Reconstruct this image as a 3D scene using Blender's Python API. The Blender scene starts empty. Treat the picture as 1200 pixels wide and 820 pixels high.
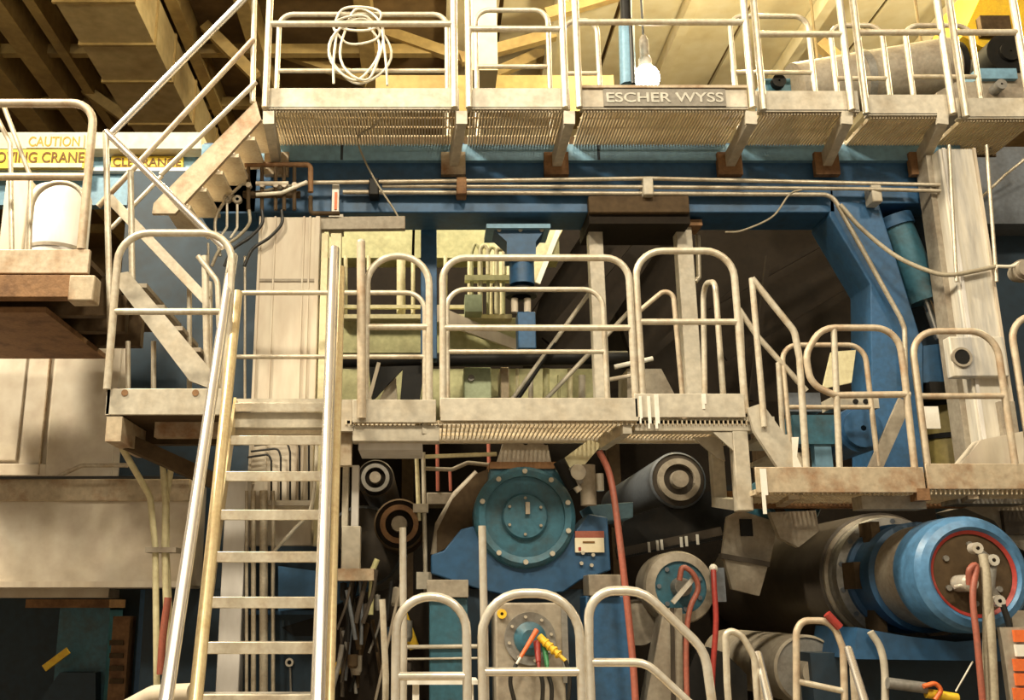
import bpy, math, random
from mathutils import Vector, Matrix
random.seed(7)
S = bpy.context.scene
COL = S.collection

# ------------------------------------------------------------------ camera
PITCH = math.radians(14.5); F = 1166.67; CX, CY = 500.0, 410.0; EYE = 1.6
cam = bpy.data.cameras.new('camera'); cam.lens = 35.0; cam.sensor_width = 36.0
cam.shift_x = (600 - CX) / 1200.0; cam.clip_end = 200
camo = bpy.data.objects.new('camera', cam); COL.objects.link(camo)
camo.location = (0, 0, EYE); camo.rotation_euler = (math.pi / 2 + PITCH, 0, 0)
S.camera = camo
# ------------------------------------------------------------------ light
S.view_settings.view_transform = 'Standard'; S.view_settings.look = 'None'
S.view_settings.gamma = 1.0; S.view_settings.use_curve_mapping = False
S.view_settings.exposure = 0.0
w = bpy.data.worlds.new('hall_ambient'); S.world = w; w.use_nodes = True
w.node_tree.nodes['Background'].inputs[0].default_value = (1.0, 0.86, 0.62, 1)
w.node_tree.nodes['Background'].inputs[1].default_value = 0.42
def area(name, loc, target, size, power, col=(1.0, 0.86, 0.60)):
    l = bpy.data.lights.new(name, 'AREA'); l.shape = 'DISK'; l.size = size; l.energy = power; l.color = col
    o = bpy.data.objects.new(name, l); COL.objects.link(o); o.location = loc
    o.rotation_euler = (Vector(target) - Vector(loc)).to_track_quat('-Z', 'Y').to_euler()
# high-bay lamps of the hall, hung under the roof in front of the machine
WARM = (1.0, 0.87, 0.64)
area('high_bay_lamp', (-4.0, -1.5, 10.8), (-1.0, 7, 2), 1.2, 750, WARM)
area('high_bay_lamp', (1.5, -2.5, 10.8), (0.5, 7, 2), 1.2, 800, WARM)
area('high_bay_lamp', (7.0, -2.0, 10.8), (2.0, 7, 2), 1.2, 380, WARM)
area('high_bay_lamp', (-6.0, 4.4, 10.8), (-1.2, 5.8, 2.5), 1.2, 1900, WARM)
def bay(loc, power):
    l = bpy.data.lights.new('ceiling_fill', 'POINT'); l.energy = power; l.color = (1.0, .83, .48); l.shadow_soft_size = .25
    o = bpy.data.objects.new('ceiling_fill', l); COL.objects.link(o); o.location = loc
# point lights added out of view over the machine to brighten the ceiling
bay((4.5, 11.5, 10.0), 1700); bay((10.5, 11.5, 10.0), 1300); bay((-1.0, 12.0, 10.2), 250); bay((-8.0, 12.0, 10.2), 120)

# ------------------------------------------------------------------ pixel helpers
def ray(px, py):
    u = (px - CX) / F; v = (CY - py) / F
    return u, math.cos(PITCH) - v * math.sin(PITCH), math.sin(PITCH) + v * math.cos(PITCH)
def P(px, py, Y):
    u, a, b = ray(px, py); t = Y / a
    return Vector((u * t, Y, EYE + b * t))
def PZ(px, py, Z):
    u, a, b = ray(px, py); t = (Z - EYE) / b
    return Vector((u * t, a * t, Z))
def M(n, px, py, Y):
    return n * (Y / ray(px, py)[1]) / F
def pts(l, Y=None):
    return [P(p[0], p[1], p[2] if len(p) > 2 else Y) for p in l]

# ------------------------------------------------------------------ materials
MATS = {}
def mat(name, col, rough=0.55, metal=0.0, dirt=None, amt=0.4, scale=6.0, bump=0.0, stretch=(1, 1, 1), emit=None, strength=0, fine=0.12):
    m = bpy.data.materials.new(name); m.use_nodes = True; nt = m.node_tree; N = nt.nodes; L = nt.links
    b = N['Principled BSDF']; b.inputs['Roughness'].default_value = rough; b.inputs['Metallic'].default_value = metal
    MATS[name] = m
    if emit:
        b.inputs['Emission Color'].default_value = (*emit, 1); b.inputs['Emission Strength'].default_value = strength
    tc = N.new('ShaderNodeTexCoord'); mp = N.new('ShaderNodeMapping'); mp.inputs['Scale'].default_value = stretch
    L.new(tc.outputs['Object'], mp.inputs[0])
    n1 = N.new('ShaderNodeTexNoise'); n1.inputs['Scale'].default_value = scale; n1.inputs['Detail'].default_value = 8; n1.inputs['Roughness'].default_value = .65
    L.new(mp.outputs[0], n1.inputs['Vector'])
    rp = N.new('ShaderNodeValToRGB'); rp.color_ramp.elements[0].position = .47; rp.color_ramp.elements[1].position = .68
    L.new(n1.outputs['Fac'], rp.inputs[0])
    d = dirt or tuple(c * .45 for c in col)
    mx = N.new('ShaderNodeMix'); mx.data_type = 'RGBA'
    mx.inputs[6].default_value = (*col, 1); mx.inputs[7].default_value = (*d, 1)
    mm = N.new('ShaderNodeMath'); mm.operation = 'MULTIPLY'; mm.inputs[1].default_value = amt
    L.new(rp.outputs[0], mm.inputs[0]); L.new(mm.outputs[0], mx.inputs[0])
    n2 = N.new('ShaderNodeTexNoise'); n2.inputs['Scale'].default_value = scale * 7; n2.inputs['Detail'].default_value = 4
    L.new(mp.outputs[0], n2.inputs['Vector'])
    m2 = N.new('ShaderNodeMix'); m2.data_type = 'RGBA'; m2.blend_type = 'OVERLAY'; m2.inputs[0].default_value = fine * 3
    L.new(mx.outputs[2], m2.inputs[6]); L.new(n2.outputs['Fac'], m2.inputs[7])
    L.new(m2.outputs[2], b.inputs['Base Color'])
    if bump:
        bp = N.new('ShaderNodeBump'); bp.inputs['Strength'].default_value = bump; bp.inputs['Distance'].default_value = .02
        L.new(n2.outputs['Fac'], bp.inputs['Height']); L.new(bp.outputs[0], b.inputs['Normal'])
    return m
RUST = (.16, .07, .025)
mat('rail', (.60, .55, .45), .34, .25, (.40, .27, .14), .5, 5)
mat('rail_rusty', (.52, .44, .33), .45, .15, (.30, .15, .06), .7, 4)
mat('steel', (.74, .70, .62), .24, .45, (.5, .38, .22), .4, 5)
mat('polished', (.90, .88, .85), .27, .85, (.7, .6, .42), .25, 3, fine=.03)
mat('beige', (.50, .46, .38), .5, .1, (.33, .26, .17), .6, 3, .05)
mat('beige_rust', (.46, .38, .27), .6, .1, (.24, .11, .04), .9, 3.5, .1)
mat('rust', (.24, .13, .06), .8, .1, (.10, .045, .02), .8, 5, .2)
mat('brown', (.085, .056, .030), .75, 0, (.035, .022, .012), .7, 3, .1)
mat('grating', (.66, .57, .42), .5, .2, (.42, .28, .13), .4, 8)
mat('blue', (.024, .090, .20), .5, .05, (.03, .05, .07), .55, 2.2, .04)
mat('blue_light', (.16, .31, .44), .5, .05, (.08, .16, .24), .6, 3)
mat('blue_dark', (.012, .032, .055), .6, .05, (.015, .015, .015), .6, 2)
mat('teal', (.04, .135, .195), .42, .1, (.05, .06, .055), .7, 4, .06)
mat('blue_bright', (.030, .105, .235), .45, .05, (.03, .055, .08), .6, 3.5, .05)
mat('cream', (.60, .53, .43), .6, 0, (.42, .33, .22), .6, 1.6, .05, (1, 1, .25))
mat('cream_wall', (.60, .54, .45), .75, 0, (.40, .31, .20), .6, .9, .05)
mat('white_col', (.66, .64, .62), .55, 0, (.45, .40, .33), .4, 2, .03, (1, 1, .3))
mat('pale_green', (.46, .45, .24), .55, 0, (.27, .24, .12), .6, 3)
mat('mint', (.36, .42, .27), .5, 0, (.2, .22, .13), .5, 3)
mat('pale_yellow', (.62, .57, .36), .5, 0, (.4, .33, .18), .5, 4)
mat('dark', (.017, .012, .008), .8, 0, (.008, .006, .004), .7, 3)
mat('black', (.010, .010, .010), .5, 0, (.03, .025, .02), .5, 3)
mat('taupe', (.075, .062, .050), .42, .1, (.035, .03, .026), .5, 1.5, .02)
mat('grey', (.25, .24, .22), .5, .3, (.12, .1, .08), .6, 5)
mat('grey_blue', (.16, .18, .21), .4, .3, (.10, .09, .08), .5, 4)
mat('grey_beige', (.33, .29, .23), .6, .1, (.18, .13, .09), .6, 4)
mat('red', (.34, .035, .028), .45, 0, (.2, .04, .03), .4, 6)
mat('hose_red', (.30, .085, .055), .5, 0, (.22, .10, .07), .5, 8)
mat('orange', (.75, .16, .04), .45, 0, None, .2)
mat('yellow', (.80, .52, .03), .5, 0, (.5, .3, .05), .5, 6)
mat('yellow_sign', (.86, .62, .05), .55, 0, (.6, .4, .08), .35, 2)
mat('green', (.06, .30, .12), .45)
mat('white', (.80, .78, .72), .5, 0, (.6, .5, .36), .4, 4)
mat('sign_white', (.78, .70, .52), .6, 0, (.6, .5, .32), .5, 1.5)
mat('print_brown', (.18, .09, .02), .7)
mat('print_orange', (.62, .33, .06), .7)
mat('hose_black', (.02, .02, .02), .4)
mat('hose_grey', (.34, .30, .22), .5, 0, (.2, .15, .1), .5, 8)
mat('cable_white', (.72, .68, .58), .5)
mat('conduit', (.50, .45, .36), .4, .4, (.3, .2, .1), .5, 6)
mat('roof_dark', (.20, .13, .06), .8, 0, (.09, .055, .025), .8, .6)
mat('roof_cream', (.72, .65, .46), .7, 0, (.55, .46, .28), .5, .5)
mat('roof_steel', (.40, .29, .12), .7, 0, (.2, .12, .05), .6, 1)
mat('roof_duct', (.50, .40, .22), .7, 0, (.33, .23, .1), .7, .7)
mat('floor_concrete', (.16, .13, .10), .8, 0, (.07, .055, .04), .6, 1.2, .1)
mat('bulb', (1, 1, 1), .4, 0, None, 0, emit=(1, .95, .8), strength=60)
mat('stair_paint', (.66, .54, .32), .3, .3, (.45, .3, .12), .5, 5)
mat('pillar', (.62, .58, .50), .6, 0, (.20, .22, .27), .75, 5, .05, (1, 1, .12))
mat('blue_pale', (.075, .20, .38), .4, .05, (.03, .07, .12), .6, 4, .05)
mat('olive', (.30, .24, .08), .6, 0, (.16, .11, .04), .6, 4)
mat('plate_dark', (.20, .18, .15), .5, .2, None, .3)
mat('lettering', (.46, .44, .38), .5, .1, None, .2)
for n_ in ('dark', 'brown', 'black', 'taupe'):
    MATS[n_].node_tree.nodes['Principled BSDF'].inputs['Specular IOR Level'].default_value = .2

# ------------------------------------------------------------------ mesh builder
class MB:
    def __init__(s): s.v = []; s.f = []; s.s = []
    def add(s, vs, fs, smooth=False):
        o = len(s.v); s.v += [Vector(p) for p in vs]
        for f in fs: s.f.append([i + o for i in f]); s.s.append(smooth)
        return s
    def box(s, a, b):
        x0, x1 = sorted((a[0], b[0])); y0, y1 = sorted((a[1], b[1])); z0, z1 = sorted((a[2], b[2]))
        vs = [(x0, y0, z0), (x1, y0, z0), (x1, y1, z0), (x0, y1, z0), (x0, y0, z1), (x1, y0, z1), (x1, y1, z1), (x0, y1, z1)]
        return s.add(vs, [(0, 3, 2, 1), (4, 5, 6, 7), (0, 1, 5, 4), (1, 2, 6, 5), (2, 3, 7, 6), (3, 0, 4, 7)])
    def beam(s, p0, p1, wd, ht, up=(0, 0, 1)):
        p0, p1 = Vector(p0), Vector(p1); d = (p1 - p0).normalized(); u = Vector(up)
        if abs(d.dot(u)) > .98: u = Vector((0, 1, 0))
        a = d.cross(u).normalized() * wd / 2; b = a.cross(d).normalized() * ht / 2
        vs = [p + q for p in (p0, p1) for q in (-a - b, a - b, a + b, -a + b)]
        return s.add(vs, [(0, 1, 2, 3), (7, 6, 5, 4), (0, 4, 5, 1), (1, 5, 6, 2), (2, 6, 7, 3), (3, 7, 4, 0)])
    def prism(s, poly, y0, y1):           # poly: (x, z) pairs
        n = len(poly); ar = sum(poly[i][0] * poly[(i + 1) % n][1] - poly[(i + 1) % n][0] * poly[i][1] for i in range(n))
        if ar < 0: poly = poly[::-1]
        vs = [(x, y0, z) for x, z in poly] + [(x, y1, z) for x, z in poly]
        return s.add(vs, [tuple(range(n)), tuple(range(2 * n - 1, n - 1, -1))] + [(i, i + n, (i + 1) % n + n, (i + 1) % n) for i in range(n)])
    def tube(s, path, r, seg=10, fillet=0, closed=False, r1=None):
        path = [Vector(p) for p in path]
        if fillet: path = round_path(path, fillet)
        n = len(path); T = []
        for i in range(n):
            a = path[i - 1] if i else path[i]; b = path[i + 1] if i < n - 1 else path[i]
            d = b - a
            T.append(d.normalized() if d.length > 1e-9 else Vector((0, 0, 1)))
        u = Vector((0, 1, 0)) if abs(T[0].y) < .9 else Vector((0, 0, 1))
        u = (u - T[0] * u.dot(T[0])).normalized(); vs = []; fs = []
        for i in range(n):
            u = (u - T[i] * u.dot(T[i])).normalized(); q = T[i].cross(u)
            rr = r if r1 is None else r + (r1 - r) * i / max(1, n - 1)
            for k in range(seg):
                a = 2 * math.pi * k / seg; vs.append(path[i] + (u * math.cos(a) + q * math.sin(a)) * rr)
        for i in range(n - 1):
            for k in range(seg):
                k2 = (k + 1) % seg; fs.append((i * seg + k, i * seg + k2, (i + 1) * seg + k2, (i + 1) * seg + k))
        o = len(s.v); s.add(vs, fs, True)
        s.f.append([o + k for k in range(seg - 1, -1, -1)]); s.s.append(False)
        s.f.append([o + (n - 1) * seg + k for k in range(seg)]); s.s.append(False)
        return s
    def lathe(s, c, prof, seg=40, axis='Y'):   # prof: (radius, offset along the axis), near to far; sharp where a point repeats
        vs = []; fs = []
        for (r, d) in prof:
            for k in range(seg):
                a = 2 * math.pi * k / seg
                if axis == 'Y': vs.append((c[0] + r * math.cos(a), c[1] + d, c[2] + r * math.sin(a)))
                elif axis == 'X': vs.append((c[0] + d, c[1] + r * math.cos(a), c[2] + r * math.sin(a)))
                else: vs.append((c[0] + r * math.cos(a), c[1] + r * math.sin(a), c[2] + d))
        for i in range(len(prof) - 1):
            if prof[i] == prof[i + 1]: continue
            for k in range(seg):
                k2 = (k + 1) % seg
                q = (i * seg + k, i * seg + k2, (i + 1) * seg + k2, (i + 1) * seg + k)
                fs.append(q if axis != 'Y' else q[::-1])
        s.add(vs, fs, True)
        return s
    def build(s, name, m, root=None, bevel=0, smooth=None):
        me = bpy.data.meshes.new(name); o0 = root_world(root) if root else base(s.v)
        me.from_pydata([tuple(v - o0) for v in s.v], [], s.f)
        me.polygons.foreach_set('use_smooth', s.s); me.materials.append(MATS[m]); me.update(); me.set_sharp_from_angle(angle=math.radians(52))
        ob = bpy.data.objects.new(name, me); COL.objects.link(ob)
        if root: ob.parent = root
        else: ob.location = o0
        if bevel:
            md = ob.modifiers.new('bevel', 'BEVEL'); md.width = bevel; md.segments = 2; md.limit_method = 'ANGLE'
        return ob
def sharp(prof):                       # doubles every point so each band keeps its own flat normal
    out = []
    for i, p in enumerate(prof):
        out.append(p)
        if 0 < i < len(prof) - 1: out.append(p)
    return out
def base(vs):
    xs = [v.x for v in vs]; ys = [v.y for v in vs]; zs = [v.z for v in vs]
    return Vector(((min(xs) + max(xs)) / 2, (min(ys) + max(ys)) / 2, min(zs)))
def root_world(o):
    p = o.location.copy()
    while o.parent: o = o.parent; p += o.location
    return p
def round_path(path, R):
    out = [path[0]]
    for i in range(1, len(path) - 1):
        a, b, c = path[i - 1], path[i], path[i + 1]
        d0 = (a - b); d1 = (c - b)
        if d0.normalized().dot(d1.normalized()) < -.999: out.append(b); continue
        ang = d0.angle(d1); t = min(R / math.tan(ang / 2), d0.length * .48, d1.length * .48)
        r = t * math.tan(ang / 2); p0 = b + d0.normalized() * t; p1 = b + d1.normalized() * t
        bis = (d0.normalized() + d1.normalized()).normalized(); cen = b + bis * (r / math.sin(ang / 2))
        v0 = p0 - cen; v1 = p1 - cen; full = v0.angle(v1); n = max(3, int(full / .2))
        for k in range(n + 1):
            f = k / n; out.append(cen + (v0 * math.sin((1 - f) * full) + v1 * math.sin(f * full)) / math.sin(full))
    out.append(path[-1]); return out
def spline(p, n=8):
    p = [Vector(q) for q in p]; p = [p[0] * 2 - p[1]] + p + [p[-1] * 2 - p[-2]]; out = []
    for i in range(1, len(p) - 2):
        for k in range(n):
            t = k / n; a, b, c, d = p[i - 1], p[i], p[i + 1], p[i + 2]
            out.append(.5 * ((2 * b) + (c - a) * t + (2 * a - 5 * b + 4 * c - d) * t * t + (3 * b - a - 3 * c + d) * t ** 3))
    out.append(p[-2]); return out
def thing(name, label, cat, loc, group=None):
    o = bpy.data.objects.new(name, None); COL.objects.link(o); o.location = loc; o.empty_display_size = .1
    o['label'] = label; o['category'] = cat
    if group: o['group'] = group
    return o
def tag(o, label, cat, group=None):
    o['label'] = label; o['category'] = cat
    if group: o['group'] = group
    return o
def struct(o):
    o['kind'] = 'structure'; return o
def stuff(o):
    o['kind'] = 'stuff'; return o
def B(p, q, Y0, Y1):                   # box: front-face pixel rectangle at depth Y0, extruded back to Y1
    a = P(p[0], p[1], Y0); b = P(q[0], q[1], Y0); xm = (p[0] + q[0]) / 2; ym = (p[1] + q[1]) / 2
    xa = P(p[0], ym, Y0).x; xb = P(q[0], ym, Y0).x; za = P(xm, p[1], Y0).z; zb = P(xm, q[1], Y0).z
    return MB().box((xa, Y0, za), (xb, Y1, zb))
def poly(pl, Y0, Y1):
    return MB().prism([(P(x, y, Y0).x, P(x, y, Y0).z) for x, y in pl], Y0, Y1)
def T(pl, r, Y=None, fillet=0, curve=False, seg=10):
    p = pts(pl, Y)
    return MB().tube(spline(p) if curve else p, r, seg, fillet)
def text(body, name, m, root, loc, size, wide=None, extrude=.004):
    cu = bpy.data.curves.new(name, 'FONT'); cu.body = body; cu.size = size; cu.extrude = extrude; cu.offset = size * .012
    o = bpy.data.objects.new(name, cu); COL.objects.link(o); bpy.context.view_layer.update()
    me = bpy.data.meshes.new_from_object(o.evaluated_get(bpy.context.evaluated_depsgraph_get()))
    bpy.data.objects.remove(o)
    xs = [v.co.x for v in me.vertices]; sc = (wide / (max(xs) - min(xs))) if wide else 1
    x0 = min(xs); loc = Vector(loc) - root_world(root)
    for v in me.vertices: v.co = Vector(((v.co.x - x0) * sc, -v.co.z, v.co.y)) + loc
    me.materials.clear(); me.materials.append(MATS[m])
    ob = bpy.data.objects.new(name, me); COL.objects.link(ob); ob.parent = root
    return ob
def mid(vs): return sum(vs, Vector()) / len(vs)

# ================================================================== the hall
struct(MB().box((-14, -6, -.2), (22, 28, 0)).build('floor', 'floor_concrete'))
ZR = 12.0
ceil = struct(MB().box((-14, -6, ZR), (22, 28, ZR + .2)).build('ceiling', 'roof_dark'))
struct(MB().box((-14, 28, 0), (22, 28.2, ZR)).build('wall_back', 'roof_dark'))
struct(MB().box((-14.2, -6, 0), (-14, 28, ZR)).build('wall_west', 'roof_dark'))
struct(MB().box((22, -6, 0), (22.2, 28, ZR)).build('wall_east', 'roof_dark'))
def ydir(px0, px1, py, Z0, Z1, y0=9.0, y1=27.9):
    a = PZ(px0, py, Z0).x; b = PZ(px1, py, Z0).x
    return MB().box((a, y0, Z0), (b, y1, Z1))
# pale roof sheets over the bright bay, each a panel with a seam between
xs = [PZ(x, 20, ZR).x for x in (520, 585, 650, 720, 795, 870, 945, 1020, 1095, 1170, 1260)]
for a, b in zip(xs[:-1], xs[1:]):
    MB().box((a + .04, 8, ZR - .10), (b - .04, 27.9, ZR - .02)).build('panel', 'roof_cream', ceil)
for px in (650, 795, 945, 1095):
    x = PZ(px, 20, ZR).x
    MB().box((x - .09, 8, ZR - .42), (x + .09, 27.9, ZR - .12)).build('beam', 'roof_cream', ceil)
for px, wd, z in ((-30, 30, 11.3), (30, 24, 11.3), (72, 12, 11.5), (225, 14, 11.5), (300, 16, 11.4), (430, 18, 11.4)):
    ydir(px - wd / 2, px + wd / 2, 60, z, ZR - .01).build('beam', 'roof_steel', ceil)
for y in (12.5, 14.5, 16.5, 18.5, 20.5, 23, 25.5):       # cross purlins in the darker bay
    MB().box((-13.9, y, 11.55), (PZ(520, 20, ZR).x, y + .16, 11.75)).build('purlin', 'roof_steel', ceil)
for a, b in (((205, 20, 16.0), (265, -5, 16.2)), ((0, 108, 18.5), (45, 92, 18.5)), ((100, 105, 18.0), (150, 140, 18.0)), ((215, 150, 19), (290, 95, 19)),
             ((240, 30, 16), (300, 90, 16)), ((540, 70, 16), (650, 40, 16)), ((445, 35, 16.5), (560, 75, 16.5)), ((640, 18, 15.0), (800, -30, 15.0)),
             ((960, 50, 16), (1010, 95, 16)), ((330, 60, 17), (430, 95, 17)), ((560, 95, 17), (640, 60, 17))):
    MB().beam(P(*a), P(*b), .16, .2).build('brace', 'roof_steel', ceil)
MB().beam(P(-60, 139, 20), P(300, 136, 20), .12, .16).build('sprinkler_pipe', 'rust', ceil)
duct = thing('ventilation_duct', 'wide pale rectangular air duct running back under the dark roof beams', 'duct', (PZ(140, 60, 10.6).x, 18, 10.6))
a, b = PZ(100, 60, 10.6).x, PZ(185, 60, 10.6).x
MB().box((a, 8, 10.6), (b, 27.5, 11.5)).build('casing', 'roof_duct', duct)
for y in (11.5, 13.4, 14.6, 15.8, 17.4, 19.4, 21.5):
    MB().box((a - .03, y, 10.56), (b + .03, y + .06, 11.53)).build('joint_flange', 'roof_steel', duct)
for y in (10, 14, 18, 22, 26):
    MB().beam(((a + b) / 2 - .6, y, 11.5), ((a + b) / 2 - .6, y, ZR), .04, .04).build('hanger', 'roof_steel', duct)

# ------------------------------------------------------------ left wall, concrete beam
wl = B((-260, 365), (140, 700), 8.6, 8.9); wl = struct(wl.build('wall_left', 'cream_wall'))
for p, q in (((-260, 366), (28, 540)), ((-260, 543), (50, 640)), ((61, 366), (138, 560))):
    B(p, q, 8.57, 8.62).build('panel', 'cream_wall', wl, .01)
for p, q in (((53, 366), (54.5, 560)), ):
    B(p, q, 8.56, 8.6).build('conduit', 'beige_rust', wl)
tb = struct(B((-260, 561), (222, 688), 8.0, 8.55).build('trim_1', 'cream_wall', None, .02))
B((-260, 561), (222, 587), 7.97, 8.02).build('ledge', 'beige_rust', tb, .01)
B((-260, 681), (222, 688), 7.97, 8.02).build('drip_edge', 'cream', tb)
tag(T([(-60, 559, 7.95), (66, 559, 7.95), (96, 545, 7.95), (150, 545, 7.95)], .018, None, .08).build('pipe', 'conduit'), 'thin pale pipe with a double bend lying along the top of the concrete beam', 'pipe')
tag(T([(-60, 560, 7.9), (240, 559, 7.9)], .012).build('cable', 'hose_black'), 'black cable running straight along the top edge of the concrete beam', 'cable')

# ------------------------------------------------------------ crane girder with warning boards
g = thing('crane_girder', 'blue crane girder with a pale top flange carrying yellow warning boards', 'girder', P(60, 240, 12))
B((-160, 155), (236, 174), 11.7, 12.3).build('top_flange', 'sign_white', g)
B((-160, 174), (236, 240), 11.95, 12.1).build('web', 'blue_light', g)
B((-160, 196), (236, 200), 11.85, 12.0).build('ledge', 'white', g)
bd = thing('warning_board', 'long yellow crane warning board lettered in dark capitals below a pale caution strip', 'sign', P(40, 198, 11.68))
yb_ = B((-60, 175), (99, 197), 11.62, 11.67).build('board', 'yellow_sign', bd)
cs_ = B((31, 157), (98, 173), 11.655, 11.69).build('caution_strip', 'sign_white', bd)
B((10, 191), (96, 196), 11.605, 11.62).build('small_print_strip', 'sign_white', bd)
def txt(body, x0, x1, yb, yt, Y, m, root, name='lettering'):
    h = P(x0, yt, Y).z - P(x0, yb, Y).z
    return text(body, name, m, root, P(x0, yb, Y), h / .70, P(x1, yb, Y).x - P(x0, yb, Y).x)
txt('CAUTION', 33, 93, 171, 160, 11.65, 'print_orange', cs_)
txt('MOVING CRANE', -17, 98, 190, 178, 11.61, 'print_brown', yb_)
bd = thing('warning_board', 'short yellow strip lettered with clearance warning on the blue girder web', 'sign', P(172, 196, 11.94))
yb_ = B((130, 183), (214, 195), 11.88, 11.94).build('board', 'yellow_sign', bd)
txt('CLEARANCE', 132, 212, 194, 185, 11.87, 'print_brown', yb_)

# ================================================================== blue portal frame
YF, YFB = 7.65, 8.05
fr = thing('portal_frame', 'huge blue painted steel portal frame with a chamfered corner spanning the machine', 'machine frame', (.6, 7.85, 0))
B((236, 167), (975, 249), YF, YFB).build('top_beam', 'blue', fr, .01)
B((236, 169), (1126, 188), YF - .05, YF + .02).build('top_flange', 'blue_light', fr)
poly([(972, 249), (972, 167), (1126, 167), (1126, 238), (1030, 238), (1082, 405), (1084, 578), (1024, 578), (1020, 333), (972, 253)], YF, YFB).build('corner_leg', 'blue_bright', fr, .01)
poly([(1082, 405), (1128, 400), (1130, 448), (1082, 448)], YF + .01, YFB).build('leg_plate', 'blue', fr)
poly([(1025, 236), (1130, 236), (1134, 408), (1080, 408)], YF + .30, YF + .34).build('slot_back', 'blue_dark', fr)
z0 = P(300, 690, 8.62).z
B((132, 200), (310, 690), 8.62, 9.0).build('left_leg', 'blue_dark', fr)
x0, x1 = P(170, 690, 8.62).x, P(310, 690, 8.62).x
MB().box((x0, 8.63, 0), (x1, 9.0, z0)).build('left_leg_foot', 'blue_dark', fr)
B((236, 187), (300, 250), YF, YFB).build('left_haunch', 'blue', fr)
for px in (402, 703):
    B((px - 3, 170), (px, 187), YF - .055, YF).build('seam', 'blue_dark', fr)
# grey-blue box behind the frame on the far side
cb = thing('control_cabinet', 'dark blue enclosure standing behind the cream machine pillar', 'cabinet', P(1240, 820, 8.6))
B((1150, 172), (1330, 262), 8.2, 9.2).build('grey_housing', 'grey_blue', cb)
B((1150, 262), (1330, 900), 8.5, 9.3).build('body', 'blue_dark', cb)
tag(T([(1150, 232, 8.1), (1178, 205, 8.0), (1212, 178, 7.9)], .012).build('cable', 'conduit'), 'thin pale cable slanting up across the grey housing beside the pillar', 'cable')
# hydraulic cylinder in the slot
hy = thing('hydraulic_cylinder', 'teal hydraulic cylinder with a shiny piston rod slanting in the frame slot', 'cylinder', P(1070, 350, 7.8))
MB().tube(pts([(1048, 262, 7.78), (1085, 350, 7.78)]), .135, 24).build('barrel', 'teal', hy)
MB().tube(pts([(1045, 256, 7.78), (1050, 268, 7.78)]), .155, 24).build('end_cap', 'blue', hy)
MB().tube(pts([(1081, 340, 7.78), (1086, 353, 7.78)]), .155, 24).build('gland', 'teal', hy)
MB().tube(pts([(1086, 353, 7.78), (1101, 397, 7.78)]), .038, 16).build('piston_rod', 'polished', hy)
T([(1062, 268, 7.7), (1092, 345, 7.7)], .02).build('port_pipe', 'blue', hy)
tag(T([(1108, 264, 7.6), (1094, 272, 7.6), (1090, 300, 7.6), (1094, 318, 7.6)], .014, None, 0, True).build('hose', 'conduit'), 'short pale hose curling beside the slanted hydraulic cylinder', 'hose')

# cream pillar
pl = thing('machine_pillar', 'tall weathered cream pillar bolted to the blue frame, with a round eye', 'pillar', (P(1148, 500, 7.3).x, 7.5, 0))
x0, x1 = P(1122, 330, 7.3).x, P(1167, 330, 7.3).x
zt = P(1130, 174, 7.3).z
MB().box((x0, 7.3, 0), (x1, 7.6, zt)).build('column', 'pillar', pl, .01)
x2 = x0 - .045
MB().box((x2, 7.42, 0), (x0, 7.6, zt)).build('side_flange', 'grey_beige', pl)
MB().box((x0 + .02, 7.285, 0), (x0 + .045, 7.31, zt)).build('edge_strip', 'white_col', pl)
MB().box((x1 - .03, 7.285, 0), (x1 - .01, 7.31, zt)).build('edge_strip', 'cream', pl)
c = P(1128, 418, 7.2); hw = M(14, 1128, 418, 7.2)
ep = B((1115, 394), (1180, 441), 7.22, 7.32).build('eye_plate', 'pillar', pl, .01)
MB().lathe(c + Vector((0, .0, 0)), sharp([(.0, .015), (.058, .015), (.058, 0), (.075, 0), (.075, .03)]), 28).build('eye_ring', 'grey_beige', ep)
MB().lathe(c + Vector((0, .005, 0)), [(.001, 0), (.056, 0)], 28).build('eye_hole', 'black', ep)
for py in (492, 516):
    B((1181, py), (1190, py + 4), 7.28, 7.31).build('slot', 'black', pl)
B((1176, 470), (1194, 540), 7.25, 7.3).build('cover_plate', 'grey_beige', pl)
for px in (1112, 1156):
    tag(T([(px, 170, 7.25), (px + 12 if px > 1120 else px + 9, 330, 7.25)], .014).build('conduit', 'conduit'), 'thin conduit fixed upright to the ' + ('outer face' if px > 1120 else 'side flange') + ' of the cream pillar', 'conduit')
tag(T([(1168, 312, 7.2), (1185, 312, 7.2), (1194, 308, 7.2)], .013, None, 0, True).build('cable', 'cable_white'), 'short white cable leaving the cream pillar towards a round connector', 'cable')
cn = thing('connector', 'round ribbed beige connector hanging beside the cream pillar', 'connector', P(1197, 325, 7.3))
MB().lathe(P(1200, 316, 7.2), sharp([(.02, -.05), (.07, -.05), (.07, .0), (.085, 0), (.085, .06), (.06, .06), (.06, .12)]), 20).build('body', 'grey_beige', cn)

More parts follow.
